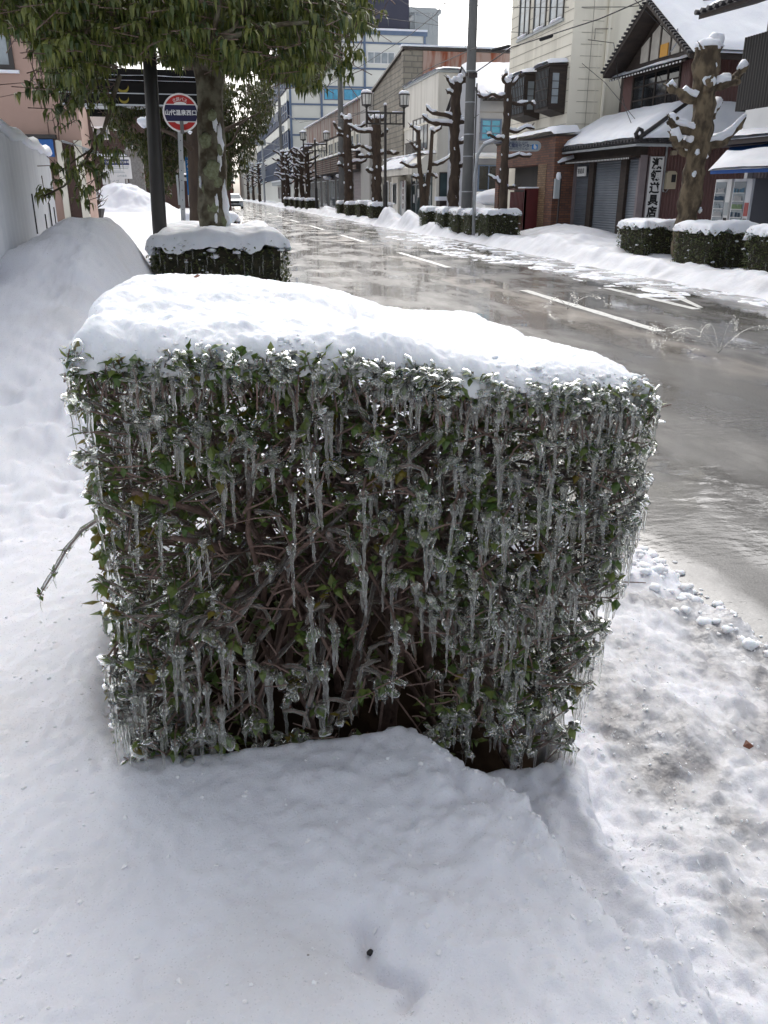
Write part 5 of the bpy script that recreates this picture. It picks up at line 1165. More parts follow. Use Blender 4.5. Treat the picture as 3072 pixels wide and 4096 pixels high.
b = MB(); b.tube([(12.9, 44.1, .2), (12.9, 44.1, .9), (12.87, 44.1, 1.02), (12.75, 44.1, 1.06)], .1, 9); tag(b.build('vent_pipe', M['galv'], None, smooth=True), 'bent galvanised vent pipe in front of the dark annex beside the white shop', 'pipe')
b = MB(); b.blob((12.82, 44.1, 1.13), .12, (1.2, 1, .7), 8, 6, .2); b.build('clinging_snow', M['snow_far'], COL.objects['vent_pipe'], smooth=True)
win_y(E_, 45.19, 12.15, 12.95, .5, 2.55, M['dark_metal'], M['glass_teal'], 0, 0, .05, .03)

# ---- F: grey tiled building
Fb = thing('grey_tiled_building', 'tall grey tiled building with rusty orange cladding on its side behind the white shop', 'building', (15, 58, 0))
b = MB(); b.prism([(53.0, 0), (62.7, 0), (62.7, 8.05), (53.0, 9.3)], 0, 12.02, 19); b.build('wall', M['greybrick'], Fb, fix=True)
block(Fb, 13.1, 19.1, 52.9, 52.99, 5, 9.26, M['rust_hot'], 'rusty_cladding'); block(Fb, 11.9, 12.5, 52.92, 53.4, 0, 9.2, M['greybrick'], 'corner_pier')
b = MB(); b.prism([(52.85, 9.32), (62.8, 8.07), (62.8, 8.2), (52.85, 9.45)], 0, 11.85, 12.2); b.box(12.2, 19.1, 52.85, 53.2, 9.32, 9.42); b.build('roof_edge', M['dark_metal'], Fb, fix=True)
b = MB(); b.box(11.8, 19.1, 52.8, 53.4, 9.46, 9.56); b.build('roof_snow', M['snow_far'], Fb)
block(Fb, 11.9, 12.0, 54.6, 58.6, 2.6, 3.55, M['sign_grey'], 'blank_sign'); b = MB(); b.box(11.85, 12.0, 54.6, 58.6, 3.551, 3.64); b.build('sign_snow', M['snow_far'], Fb)
win_x(Fb, 12.02, 55.2, 56.8, .7, 2.2, W, M['glass_teal'], 1, 0, .08, .05, sill=True); win_x(Fb, 12.02, 57.5, 58.4, .2, 2.3, W, M['glass_teal'], 0, 0, .08, .05); block(Fb, 11.9, 12.0, 59.5, 62.6, 0, 3.2, M['white_wall'], 'ground_floor_panel')

# ---- G: rusty fascia row
Gb = thing('rusty_shop_row', 'long two storey shop row with a rusty sheet fascia and timber balcony', 'building', (15, 83, 0))
block(Gb, 12.1, 20, 64.3, 103, 0, 8.2, M['corr_dark']); b = MB(); b.prism([(64.2, 6.25), (103.2, 6.45), (103.2, 8.4), (64.2, 8.1)], 0, 11.95, 12.09); b.build('rusty_fascia', M['rust'], Gb, fix=True)
b = MB(); b.prism([(64.2, 8.11), (103.2, 8.41), (103.2, 8.5), (64.2, 8.2)], 0, 11.7, 12.3); b.build('roof_snow', M['snow_far'], Gb, fix=True)
for i in range(9): win_x(Gb, 12.1, 67.2+i*3.9, 70.6+i*3.9, 4.6, 6.2, M['cream'], M['glass_teal'], 1, 0, .35, .06)
block(Gb, 11.4, 12.08, 66.6, 73.2, 3.2, 4.5, M['wood_dark'], 'balcony'); block(Gb, 11.4, 12.08, 73.9, 103, 3.2, 4.5, M['wood_dark'], 'balcony')
for y0, y1 in ((66.6, 73.2), (73.9, 103)):
    b = MB()
    for k in range(7): z = 3.25+k*.18; b.box(11.33, 11.398, y0, y1, z, z+.11)
    b.build('balcony_boards', M['rust'], Gb); snow_slab(Gb, [(11.3, y1, 4.52), (11.3, y0, 4.52), (11.8, y0, 4.54), (11.8, y1, 4.54)], .16, int(y0), 6, 'balcony_snow')
block(Gb, 11.75, 12.05, 63.0, 66.6, 0, 8.1, M['far_wall'], 'end_pier')
b = MB(); n = 24; P = [[(12.0-.02*(i % 2), 67.4, .1+3.0*i/n), (12.0-.02*(i % 2), 71.2, .1+3.0*i/n)] for i in range(n+1)]; b.grid(P); b.build('roller_shutter', M['mauve'], Gb)
for y0, y1 in ((74.5, 77.5), (79, 81), (82.5, 86), (88, 91), (93, 96), (98, 101)): win_x(Gb, 12.08, y0, y1, .3, 2.7, M['galv'], M['glass_teal'], 2, 0, .08, .05, name='shop_window')
for y0 in (75.5, 84): b = MB(); b.blob((11.7, y0+.7, 2.95), 1, (.45, .9, .18), 10, 6, .15); b.build('canopy_snow', M['snow_far'], Gb, smooth=True)
block(Gb, 11.8, 12.07, 108, 109.5, 0, 4.4, M['orange'], 'orange_pillar')
# ---- low dark shops between the row and the hotel
tag(block(None, 12.0, 20, 104, 121.5, 0, 6.8, M['far_wall'], 'low_shop'), 'low pale shop hidden by the crowded pollards before the hotel', 'building'); o = COL.objects['low_shop']
for k in range(4): win_x(o, 12.0, 105+k*4, 108+k*4, 3.6, 5.4, M['dark_metal'], M['glass_teal'], 1, 0, .1, .05)

# ---- H: hotel
Hh = thing('hotel_building', 'tall pale hotel with blue grey trim, navy roof storey and navy balconies along the street', 'building', (22, 150, 0))
block(Hh, 12.2, 31, 124, 200, 0, 21.4, M['hotel']); block(Hh, 15.0, 28.75, 124.4, 200, 21.9, 27.0, M['navy_wall'], 'roof_storey'); block(Hh, 12.1, 31.2, 123.8, 200, 21.4, 21.9, M['hotel_blue'], 'cornice'); b = MB(); b.box(12.1, 31.2, 123.8, 124.3, 21.91, 22.15); b.build('cornice_snow', M['snow_far'], Hh)
b = MB()
for z in (20.3, 17.2, 14.9, 12.7, 10.9, 8.9, 6.5): b.box(12.1, 31.1, 123.88, 123.99, z, z+.22)
for x in (12.15, 16.4, 22.4, 30.7): b.box(x, x+.3, 123.84, 123.98, 3, 21.4)
b.build('trim_bands', M['hotel_blue'], Hh)
win_y(Hh, 124, 22.9, 26.7, 17.9, 19.4, W, M['glass_grey'], 3, 0, .12, .1); 
for x0, x1, gm in ((16.9, 19.4, 'glass_blue'), (19.6, 22.2, 'glass_blue'), (22.9, 25.4, 'glass_blue'), (25.6, 27.5, 'glass_grey')): win_y(Hh, 124, x0, x1, 13.4, 14.8, M['hotel_blue'], M[gm], 1, 0, .1, .08)
block(Hh, 28.75, 32.6, 124.5, 126.5, 24.3, 24.9, M['sign_grey'], 'roof_canopy'); b = MB()
for x in (29.6, 31.6, 32.1): b.box(x, x+.14, 124.6, 124.8, 21.9, 24.3)
b.box(29.0, 30.6, 125, 126, 21.9, 23.4); b.build('roof_plant', M['sign_grey'], Hh)
# street front: navy balconies with pale railings panels
for z0, z1 in ((3.6, 6.3), (7.2, 9.6), (11.2, 13.2), (14.9, 17.2), (18.2, 20.3)):
    block(Hh, 11.95, 12.19, 124.6, 199, z0, z1, M['balcony'], 'balcony_recess'); b = MB()
    for k in range(26): y = 124.6 + k*2.9; b.box(11.86, 11.949, y, y+.22, z0, z1)
    b.box(11.84, 11.948, 124.6, 199, z0+.85, z0+.95); b.build('balcony_posts', M['hotel_blue'], Hh)
for z in (6.35, 9.7, 13.25, 17.25):
    b = MB()
    for k in range(26): y = 125.0 + k*2.9; b.box(11.9, 12.19, y, y+2.4, z, z+1.2)
    b.box(11.95, 12.18, 125, 199, z, z+.1); b.build('balcony_panel_row', M['hotel'], Hh)
b = MB(); b.box(11.3, 12.15, 124.6, 150, 2.7, 3.2); b.build('shop_canopy', M['sign_grey'], Hh); b = MB(); b.box(11.2, 12.15, 124.6, 150, 3.21, 3.4); b.build('canopy_snow', M['snow_far'], Hh)
for k in range(5): win_x(Hh, 12.18, 126+k*4.6, 130+k*4.6, .6, 2.6, W, M['glass_dark'], 2, 0, .14, .08, name='shop_window')

# ---- far end of the street
tag(block(None, 9.5, 22, 215, 240, 0, 11, M['far_wall'], 'far_building'), 'pale distant block at the end of the street, left of the hotel balconies', 'building'); o = COL.objects['far_building']
for z in (1.5, 4.2, 7): 
    for k in range(3): win_y(o, 215, 10.2+k*2.2, 11.6+k*2.2, z, z+1.5, M['sign_grey'], M['glass_grey'], 1, 0, .1, .06)
tag(block(None, -4, 7.5, 232, 250, 0, 9.5, M['far_brick'], 'far_building'), 'small distant reddish brick building behind the oncoming car', 'building'); o = COL.objects['far_building.001']
for z in (1.0, 4.6):
    for k in range(4): win_y(o, 232, -2+k*2.4, -.6+k*2.4, z, z+2, W, M['glass_grey'], 1, 0, .12, .06)
b = MB(); b.box(-4.2, 7.7, 231.8, 250, 9.5, 9.9); b.build('roof_snow', M['snow_far'], o)
tag(block(None, -14, -3, 200, 230, 0, 14, M['far_wall'], 'far_building'), 'pale distant block seen through the evergreen leaves', 'building')
tag(block(None, 33, 37, 140, 146, 0, 27, M['sign_grey'], 'rooftop_tower'), 'plain grey rooftop tower rising behind the rusty clad wall', 'tower')
o = COL.objects['rooftop_tower']; b = MB(); b.box(32.7, 37.3, 139.7, 146.3, 27, 27.6); b.build('cap', M['sign_grey'], o)
# ------------------------------------------------------------------ left side of the street
s = thing('panel_fence', 'white steel panel fence on the left, behind the plowed snow bank', 'fence', (-1.6, 9, .3))
fa = Vector((-1.80, 11.4, 0)); fb_ = Vector((-1.16, 4.0, 0)); b = MB(); P = []; n = 120
for i in range(n+1):
    p = fa.lerp(fb_, i/n); o_ = -.012*(1 if i % 4 in (1, 2) else 0); P.append([(p.x+o_, p.y, .2), (p.x+o_, p.y, 1.95)])
b.grid(P); b.grid([[(p[0]-.03, p[1], p[2]) for p in row] for row in P]); b.build('panel', M['white_panel'], s)
for t_ in (0, .25, .5, .75, 1): p = fa.lerp(fb_, t_); block(s, p.x-.07, p.x-.013, p.y-.03, p.y+.03, .2, 1.96, M['galv'], 'post')
b = MB()
for y, z0, z1 in ((10.4, 1.1, 1.4), (9.7, 1.1, 1.3), (8.6, 1.15, 1.5), (11.0, 1.1, 1.35)): x = -1.80 + (11.4-y)*.0865; b.box(x+.001, x+.012, y, y+.014, z0, z1)
b.build('slots', M['black_metal'], s)
sn = MB(); pts = [fa.lerp(fb_, i/20) + Vector((0, 0, 1.96 + .015*math.sin(i*1.7))) for i in range(21)]; sn.tube(pts, [.045 + .02*math.sin(i*2.3)*math.sin(i) for i in range(21)], 8, flat=1); sn.build('snow_ridge', M['snow_far'], s, smooth=True)

s = thing('beige_building', 'beige rendered building at the left edge, above the blue bar sign', 'building', (-10, 37, 0))  # from here to the shrub tub: coordinates scaled outward about the camera position
block(s, -24, -4.42, 36, 38.6, 0, 11, M['beige']); win_y(s, 36, -9.4, -6.45, 5.72, 7.15, M['corr_dark'], M['glass_grey'], 0, 0, .16, .09); b = MB(); b.box(-9.5, -6.3, 35.8, 36, 5.6, 5.7); b.build('sill_snow', M['snow_far'], s)
b = MB()
for x in (-5.58, -5.13): b.box(x, x+.02, 35.975, 35.998, 3.6, 7.0)
b.box(-24, -5.7, 35.975, 35.998, 7.05, 7.09); b.build('wall_joints', M['brown_wall'], s)
block(s, -24, -5.3, 35.55, 35.99, 3.42, 3.56, M['corr_dark'], 'canopy_edge'); block(s, -4.7, -4.43, 35.8, 35.998, 0, 3.38, M['cream'], 'door_post'); block(s, -5.36, -5.14, 35.8, 35.998, 0, 3.38, M['cream'], 'door_post'); block(s, -5.14, -4.7, 35.9, 35.998, 0, 3.3, M['brown_wall'], 'door')
b = MB(); b.prism([(-4.41, 5.35), (-4.41, 4.12), (-3.5, 4.12)], 1, 39.5, 42); b.build('porch_gable', W, s, fix=True); b = MB(); b.add([(-4.41, 39.3, 5.42), (-3.4, 39.3, 4.08), (-3.4, 43, 4.08), (-4.41, 43, 5.42), (-4.41, 39.3, 5.32), (-3.4, 39.3, 3.98), (-3.4, 43, 3.98), (-4.41, 43, 5.32)], [(0, 1, 2, 3), (7, 6, 5, 4), (0, 4, 5, 1)]); b.build('porch_roof', M['corr_dark'], s)
win_y(s, 39.6, -4.36, -3.7, 3.62, 4.06, W, M['glass_grey'], 1, 0, .05, .05)
b = MB(); b.add([(-4.9, 34.4, 3.32), (-3.85, 35.9, 3.0), (-3.85, 35.95, 2.9), (-5.2, 35.9, 3.32), (-5.2, 35.95, 2.95)], [(0, 1, 3), (1, 2, 4, 3)]); b.build('tin_awning', M['sign_grey'], s)
g_ = thing('bar_sign', 'blue bar sign with white gothic lettering above the panel fence', 'sign', (-6.3, 35.7, 2.8))
b = MB(); b.box(-8.4, -5.42, 35.62, 35.78, 2.80, 3.40); b.build('board', M['sign_blue'], g_); text("n's Bar", M['letter_white'], g_, 'lettering', (-6.2, 35.60, 3.06), (1, 0, 0), (0, 0, 1), .42)
s = thing('brown_building', 'dark brown sided building behind the parking notice board', 'building', (-8, 72, 0))
block(s, -24, -2.0, 70, 90, 0, 9.6, M['brown_wall']); b = MB(); b.box(-24, -2.0, 69.8, 69.99, 4.12, 4.28); b.build('snow_ledge', M['snow_far'], s)
for z in (6.95, 7.2): b = MB(); b.box(-5.6, -2.0, 69.7, 69.99, z, z+.11); b.build('snow_ledge', M['snow_far'], s)
s = thing('parking_sign', 'white parking notice board with a dark blue heading above the shovelled snow pile', 'sign', (-5.55, 62, .3))
b = MB(); b.box(-6.5, -4.65, 61.93, 62.0, 2.43, 3.77); b.build('board', W, s); b = MB(); b.box(-6.37, -4.76, 61.90, 61.925, 3.28, 3.62); b.build('heading', M['letter_navy'], s)
text('P 加賀温泉 第2駐車場', M['letter_white'], s, 'lettering', (-5.565, 61.88, 3.45), (1, 0, 0), (0, 0, 1), .172)
b = MB()
for z, x1 in ((3.15, -4.8), (3.05, -4.86), (2.89, -5.16), (2.79, -5.1)): b.box(-6.35, x1, 61.91, 61.925, z, z+.03)
b.build('small_print', M['letter_grey'], s); text('山代温泉', M['letter_grey'], s, 'lettering', (-5.3, 61.92, 2.6), (1, 0, 0), (0, 0, 1), .16)
b = MB(); b.box(-6.6, -5.15, 62.01, 62.08, 2.07, 2.66); b.build('lower_board', W, s); text('タイプ', M['letter_grey'], s, 'lettering', (-5.88, 62.0, 2.24), (1, 0, 0), (0, 0, 1), .24)
for x in (-6.25, -5.1): block(s, x, x+.13, 62.0, 62.12, .3, 2.5, M['far_wall'], 'post')
s = thing('stone_pillar', 'grey stone gate pillar with a snow cap behind the parking notice board', 'pillar', (-4.4, 64, 0))
block(s, -5.0, -3.97, 63.5, 64.5, 0, 4.0, M['stone'], 'shaft'); block(s, -5.12, -3.84, 63.4, 64.6, 4.0, 4.3, M['stone'], 'capstone'); b = MB(); b.blob((-4.48, 64, 4.36), 1, (.6, .6, .22), 12, 7, .1); b.build('snow_cap', M['snow_far'], s, smooth=True)
s = thing('orange_banner', 'faded orange cloth banner on a dark post beyond the stone pillar', 'banner', (-4.1, 66, .3))
b = MB(); P = []
for i in range(9): z = 2.92 - 1.5*i/8; P.append([(-4.43 - .07*i/8 + .03*math.sin(i), 66 + .05*math.sin(i*1.3), z), (-3.98 - .12*i/8, 66.05 + .05*math.sin(i*1.1), z)])
b.grid(P); b.build('cloth', M['orange'], s); block(s, -3.9, -3.62, 66, 66.2, .2, 2.7, M['black_metal'], 'post')
s = thing('low_house', 'low dark red timber house with snowy eaves far down the left pavement', 'building', (-1.7, 76, 0))
block(s, -4.1, 2.2, 76, 80, 0, 2.5, M['corr_brown']); block(s, -3.5, -2.4, 75.9, 75.98, .8, 1.75, M['cream'], 'window'); b = MB(); b.add([(-4.6, 75, 3.3), (2.6, 75, 2.4), (2.6, 79, 2.6), (-4.6, 79, 3.5), (-4.6, 75, 3.15), (2.6, 75, 2.25)], [(0, 1, 2, 3), (0, 4, 5, 1)]); b.build('roof', M['tile'], s); b = MB(); b.add([(-4.6, 74.95, 3.36), (2.6, 74.95, 2.46), (2.6, 77, 2.6), (-4.6, 77, 3.5)], [(0, 1, 2, 3)]); b.build('roof_snow', M['snow_far'], s)
# shovelled pile
xs = np.linspace(-10, 1.0, 110); ys = np.linspace(54.5, 65.5, 90); X, Y = np.meshgrid(xs, ys, indexing='ij')
hp = np.clip(gs(X, Y, -5.1, 60.3, 2.6, 2.4)*1.12 - .10, 0, 1)
Zp = 1.85*hp**.75 + .30*fbm(X, Y, .9, 5, 3)*np.clip(hp*3, 0, 1) + .12*fbm(X, Y, 3.5, 4, 6)*np.clip(hp*4, 0, 1) + .22
o = np_grid('snow_pile', X, Y, Zp, M['snow_far'], kind=None); tag(o, 'tall shovelled heap of snow below the parking notice board', 'snow pile')
s = thing('shrub_pot', 'bare shrub in a dark tub by the beige building doorway', 'plant', (-5.1, 43, .3))
b = MB(); b.tube([(-5.1, 43, .3), (-5.1, 43, .85)], [.35, .5], 10); b.build('tub', M['black_metal'], s); b = MB(); r_ = random.Random(3)
for k in range(40): d = Vector((r_.gauss(0, 1), r_.gauss(0, 1), 1.2)).normalized(); b.tube([(-5.1, 43, .8), Vector((-5.1, 43, .8)) + d*.5, Vector((-5.1, 43, .85)) + d*.9 + rv(r_)*.25], [.03, .02, .008], 4)
b.build('branches', M['bark3'], s)

# black lamp post, bus stop, shelter, flag
s = thing('street_lamp', 'thick black steel lamp post rising into the leaves beside the bus stop disc', 'lamp post', (-.58, 10, .3))
b = MB(); b.tube([(-.52, 10, .2), (-.51, 10, 1.2), (-.47, 10, 2.4), (-.36, 10, 5.5)], [.085, .08, .072, .066], 16); b.build('pole', M['black_metal'], s, smooth=True); b = MB(); b.lathe((-.52, 10, 0), [(.12, .2), (.12, .9), (.088, 1.0)], 16); b.build('base', M['black_metal'], s)
b = MB(); b.tube([(-.36, 10, 5.4), (-.35, 10.5, 5.75), (-.33, 11.2, 5.85)], .04, 8); b.build('arm', M['black_metal'], s)
s = thing('bus_stop_sign', 'round red and navy bus stop disc on a pale steel post', 'bus stop sign', (-.25, 13, .3))
b = MB(); b.add([(-.395, 13.0, .3), (-.33, 13.0, .3), (-.235, 13.0, 2.32), (-.30, 13.0, 2.32), (-.395, 13.05, .3), (-.33, 13.05, .3), (-.235, 13.05, 2.32), (-.30, 13.05, 2.32)], [(0, 1, 2, 3), (5, 4, 7, 6), (1, 5, 6, 2), (4, 0, 3, 7), (3, 2, 6, 7)]); b.build('post', M['galv'], s); b = MB()
for k in range(14): z = .5+k*.13; xo = -.095*(2.32-z)/2.02; b.box(-.272+xo, -.262+xo, 12.994, 12.999, z, z+.012)
b.build('post_holes', M['black'], s); cx_, cz, rr = -.235, 2.545, .245
def disc(r, y0, y1, mt, name, z0=-9, z1=9):
    P = []; 
    for k in range(64):
        a = 2*math.pi*k/64; P.append((cx_ + r*math.cos(a), cz + min(z1, max(z0, r*math.sin(a)))))
    m = MB(); m.prism(P, 1, y0, y1); return m.build(name, mt, s, fix=True)
disc(rr, 12.96, 12.99, W, 'disc'); disc(.222, 12.954, 12.9595, M['red'], 'red_field'); 
P = []
def band(z0, z1, r):
    a0 = math.asin(z0/r); a1 = math.asin(z1/r); q = [(cx_ + r*math.cos(a0+(a1-a0)*k/12), cz + r*math.sin(a0+(a1-a0)*k/12)) for k in range(13)]
    return q + [(2*cx_ - x, z) for x, z in reversed(q)]
m = MB(); m.prism(band(-.118, .108, .222), 1, 12.949, 12.9535); m.build('white_band', W, s, fix=True); m = MB(); m.prism(band(-.106, .096, .222), 1, 12.945, 12.9485); m.build('navy_band', M['navy'], s, fix=True)
m = MB()
for sg, z in ((1, .108), (-1, -.118)): m.prism([(cx_ + .085*math.cos(math.pi*k/12), cz + z + sg*.028*math.sin(math.pi*k/12)) for k in range(13)], 1, 12.950, 12.9535)
m.build('white_arc', W, s, fix=True)
text('山代温泉西口', M['letter_white'], s, 'lettering', (cx_, 12.942, cz-.004), (1, 0, 0), (0, 0, 1), .073, sx=1.0, bold=.0012)
for k, ch in enumerate('北鉄バス'):
    a = math.pi/2 + (1.5-k)*.30; text(ch, M['letter_white'], s, 'lettering', (cx_ + .168*math.cos(a), 12.951, cz + .168*math.sin(a)), (math.sin(a), 0, -math.cos(a)), (math.cos(a), 0, math.sin(a)), .052)
b = MB(); b.box(-.26, -.21, 12.93, 12.944, 2.28, 2.44); b.build('clamp', M['concrete'], s); b = MB(); b.box(-.375, -.345, 13, 13.04, 1.35, 1.75); b.build('timetable_case', M['sign_grey'], s)
s = thing('bus_shelter', 'dark flat roofed bus shelter with thin white trim lines and yellow crescent marks', 'shelter', (-.7, 15.5, .3))
block(s, -2.1, .35, 15.0, 15.12, 2.80, 3.32, M['shelter_black'], 'front_beam'); block(s, -2.1, .35, 15.13, 18.4, 3.02, 3.08, M['sign_grey'], 'roof_sheet'); block(s, -2.1, .35, 18.41, 18.53, 2.9, 3.55, M['shelter_black'], 'back_beam')
b = MB(); b.box(-2.1, .35, 14.985, 14.998, 2.965, 2.98); b.box(-2.1, .35, 14.985, 14.998, 2.795, 2.82); b.build('trim_line', M['galv'], s)
b = MB()
for cx2, cz2, r2 in ((-1.13, 3.06, .09), (-1.13, 2.90, .075)):
    P = [(cx2 + r2*math.cos(a), cz2 + r2*math.sin(a)) for a in [math.pi*1.02 + (math.pi*.98)*k/14 for k in range(15)]] + [(cx2 + r2*.92*math.cos(a), cz2 + r2*.35 + r2*.85*math.sin(a)*.98) for a in [math.pi*2 - math.pi*k/14 for k in range(15)]]
    for k in range(14): b.poly([(P[k][0], 14.995, P[k][1]), (P[k+1][0], 14.995, P[k+1][1]), (P[28-k][0], 14.995, P[28-k][1]), (P[29-k][0], 14.995, P[29-k][1])])
b.build('crescent_mark', M['yellow'], s)
for x in (.25,): b = MB(); b.tube([(x, 18.3, .3), (x, 18.3, 3.0)], .05, 8); b.build('post', M['shelter_black'], s)
snow_slab(s, [(-2.1, 15.0, 3.15), (.35, 15.0, 3.15), (.35, 18.4, 3.2), (-2.1, 18.4, 3.2)], .14, 61)
s = thing('advertising_flag', 'tall blue cloth flag with white telephone number beside the bus stop post', 'flag', (-.2, 17, .3))
b = MB(); P = []
for i in range(13): z = 2.14 - .66*i/12; P.append([(-.30, 17.0, z), (-.20, 17.0 + .012*math.sin(i), z - .02), (-.03, 17.01 + .03*math.sin(i*.9), z - .06)])
b.grid(P); b.build('cloth', M['flag_blue'], s); b = MB(); P = []
for i in range(5): z = 1.476 - .20*i/4; P.append([(-.30, 17.0, z), (-.03, 17.01 + .03*math.sin((12+i)*.9), z - .06)])
b.grid(P); b.build('white_hem', W, s); b = MB(); b.box(-.27, -.05, 16.98, 16.99, 1.30, 1.39); b.build('green_mark', mat('dark_green', (.02, .12, .05), .7), s)
text('7\n6\n・\n1\n1\n1\n0', M['letter_white'], s, 'lettering', (-.262, 16.985, 1.82), (1, 0, 0), (0, 0, 1), .075, bold=.001)
b = MB(); b.tube([(-.02, 17.0, .3), (-.02, 17.0, 2.16)], .012, 5); b.build('pole', W, s); b = MB(); b.box(-.16, -.06, 16.97, 17.03, .95, 1.2); b.build('base', M['amber'], s)

# ------------------------------------------------------------------ poles, lamps and wires of the far pavement
s = thing('utility_pole', 'grey concrete utility pole with a yellow and black warning plate at its foot', 'utility pole', (9.15, 30.2, .2))
b = MB(); b.lathe((9.15, 30.2, 0), [(.205, .1), (.195, 1.4), (.18, 3), (.165, 5), (.14, 10)], 14); b.build('shaft', M['concrete'], s, smooth=True)
for z in (.9, 1.55, 2.7, 3.4, 4.4, 5.35): b = MB(); b.lathe((9.15, 30.2, z), [(.210 - z*.008, 0), (.210 - z*.008, .035)], 14); b.build('band', M['galv'], s)
b = MB(); b.lathe((9.15, 30.2, 5.2), [(.2, 0), (.2, .1)], 14); b.box(9.0, 9.3, 29.95, 30.03, 5.15, 5.3); b.build('bracket', M['dark_metal'], s)
b = MB(); b.box(8.95, 9.22, 29.95, 29.96, .55, .9); b.build('warning_plate', M['black'], s); b = MB()
for k in range(4): b.box(8.955+k*.075, 8.985+k*.075, 29.94, 29.949, .55, .9)
b.build('warning_stripes', M['amber'], s)
b = MB(); b.tube([(9.37, 30.15, .2), (9.36, 30.15, 5)], .025, 6); b.build('cable_conduit', M['concrete'], s)
def lath_pole(x, y, h, r, lab, tr=False):
    s = thing('utility_pole', lab, 'utility pole', (x, y, .2)); b = MB(); b.lathe((x, y, 0), [(r, .2), (r*.6, h)], 10); b.build('shaft', M['concrete'], s, smooth=True)
    b = MB()
    for z in (h*.8, h*.92): b.box(x-.8, x+.8, y-.06, y+.06, z, z+.1)
    b.build('crossarm', M['galv'], s)
    if tr: b = MB(); b.lathe((x-.5, y, h*.68), [(.25, 0), (.27, .1), (.27, .8), (.2, .9)], 10); b.lathe((x+.3, y, h*.60), [(.22, 0), (.22, .7)], 10); b.build('transformer', M['galv'], s)
    return s
lath_pole(10.2, 66, 12.5, .26, 'slim concrete utility pole rising in front of the rusty fascia'); lath_pole(10.3, 118, 15, .26, 'distant utility pole with grey transformers before the navy balconies', True)
def lamp(y, lab):
    x = 9.12; s = thing('street_lamp', lab, 'lamp post', (x, y, .2), 'twin lantern lamp posts on the far pavement')
    b = MB(); b.lathe((x, y, 0), [(.12, .1), (.12, 1.9), (.075, 2.0), (.07, 5.5), (.09, 5.52), (.03, 5.62)], 12); b.build('pole', M['black_metal'], s, smooth=False)
    b = MB(); b.box(x-1.0, x+1.0, y-.04, y+.04, 5.2, 5.28); b.box(x-.95, x+.95, y-.035, y+.035, 4.72, 4.79)
    for k in (-.9, -.55, -.25, .25, .55, .9): b.box(x+k-.025, x+k+.025, y-.03, y+.03, 4.79, 5.2)
    b.build('crossbar', M['black_metal'], s); sn = MB()
    for sg in (-1, 1):
        xx = x + sg*.95; L = MB(); L.lathe((xx, y, 0), [(.05, 4.6), (.05, 5.45), (.09, 5.5), (.24, 5.55), (.25, 5.6)], 12); lo = L.build('lantern', M['black_metal'], s); L = MB(); L.lathe((xx, y, 0), [(.21, 5.605), (.24, 6.0), (.25, 6.05)], 8); L.build('glass', M['lamp_glass'], lo); L = MB()
        for k in range(8): a = 2*math.pi*(k+.5)/8; L.tube([(xx+.225*math.cos(a), y+.225*math.sin(a), 5.6), (xx+.255*math.cos(a), y+.255*math.sin(a), 6.05)], .014, 4)
        L.lathe((xx, y, 0), [(.29, 6.055), (.29, 6.10), (.12, 6.16)], 12); L.build('cage', M['black_metal'], lo); L = MB(); L.blob((xx, y, 6.14), .27, (1, 1, .5), 12, 8, .06); L.build('snow_cap', M['snow_far'], lo, smooth=True)
    sn.blob((x, y, 5.64), .09, (1, 1, .8), 8, 6, .1); sn.tube([(x-.9, y, 5.30), (x-.3, y, 5.31)], .035, 6); sn.tube([(x+.35, y, 5.30), (x+.9, y, 5.31)], .03, 6); sn.build('clinging_snow', M['snow_far'], s, smooth=True)
lamp(44.5, 'black twin lantern lamp post standing nearer, before the grey tiled building'); lamp(73, 'farther black twin lantern lamp post before the rusty fascia'); lamp(150, 'tiny far away black lamp post right of the oncoming car')
# welfare centre sign
s = thing('direction_sign', 'pale rounded board with blue lettering on a curved steel pole, pointing to the welfare centre', 'sign', (9.0, 27.8, .2))
pc = [on(1895, 900, 1, 27.9), on(1900, 700, 1, 27.9), on(1910, 620, 1, 27.9), on(1935, 580, 1, 27.9), on(1985, 560, 1, 27.9), on(2040, 562, 1, 27.9)]; pc[0].z = .2
b = MB(); b.tube(pc, .055, 9); b.build('pole', M['galv'], s, smooth=True); sn = MB(); sn.tube([p + Vector((0, 0, .05)) for p in pc[3:]], .05, 7); sn.build('clinging_snow', M['snow_far'], s, smooth=True)
a = on(2020, 562, 1, 27.85); c = on(2162, 606, 1, 27.85); x0, x1, z1, z0 = a.x, c.x, a.z, c.z; h = (z1-z0)/2; zc = (z0+z1)/2
P = [(x0, z0), (x1-h, z0)] + [(x1-h + h*math.sin(math.pi*k/10), zc - h*math.cos(math.pi*k/10)) for k in range(1, 10)] + [(x1-h, z1), (x0, z1)]
b = MB(); b.prism(P, 1, 27.82, 27.88); b.build('board', M['sign_grey'], s, fix=True)
w_ = x1-x0; text('加賀市立 山代', M['letter_navy'], s, 'lettering', (x0+w_*.36, 27.81, zc+h*.52), (1, 0, 0), (0, 0, 1), .105); text('老人福祉センター', M['letter_navy'], s, 'lettering', (x0+w_*.37, 27.81, zc+h*.0), (1, 0, 0), (0, 0, 1), .125, bold=.002); text('Welfare Center for the Aged', M['letter_navy'], s, 'lettering', (x0+w_*.36, 27.81, zc-h*.55), (1, 0, 0), (0, 0, 1), .06)
b = MB(); b.box(x0+w_*.745, x0+w_*.90, 27.81, 27.819, zc-h*.62, zc+h*.30); b.build('blue_square', M['flag_blue'], s); b = MB(); b.blob((x0+w_*.81, 27.806, zc-h*.1), 1, (.035, .003, .07), 8, 6); b.blob((x0+w_*.84, 27.806, zc-h*.22), 1, (.04, .003, .055), 8, 6); b.build('white_mark', W, s, smooth=True)
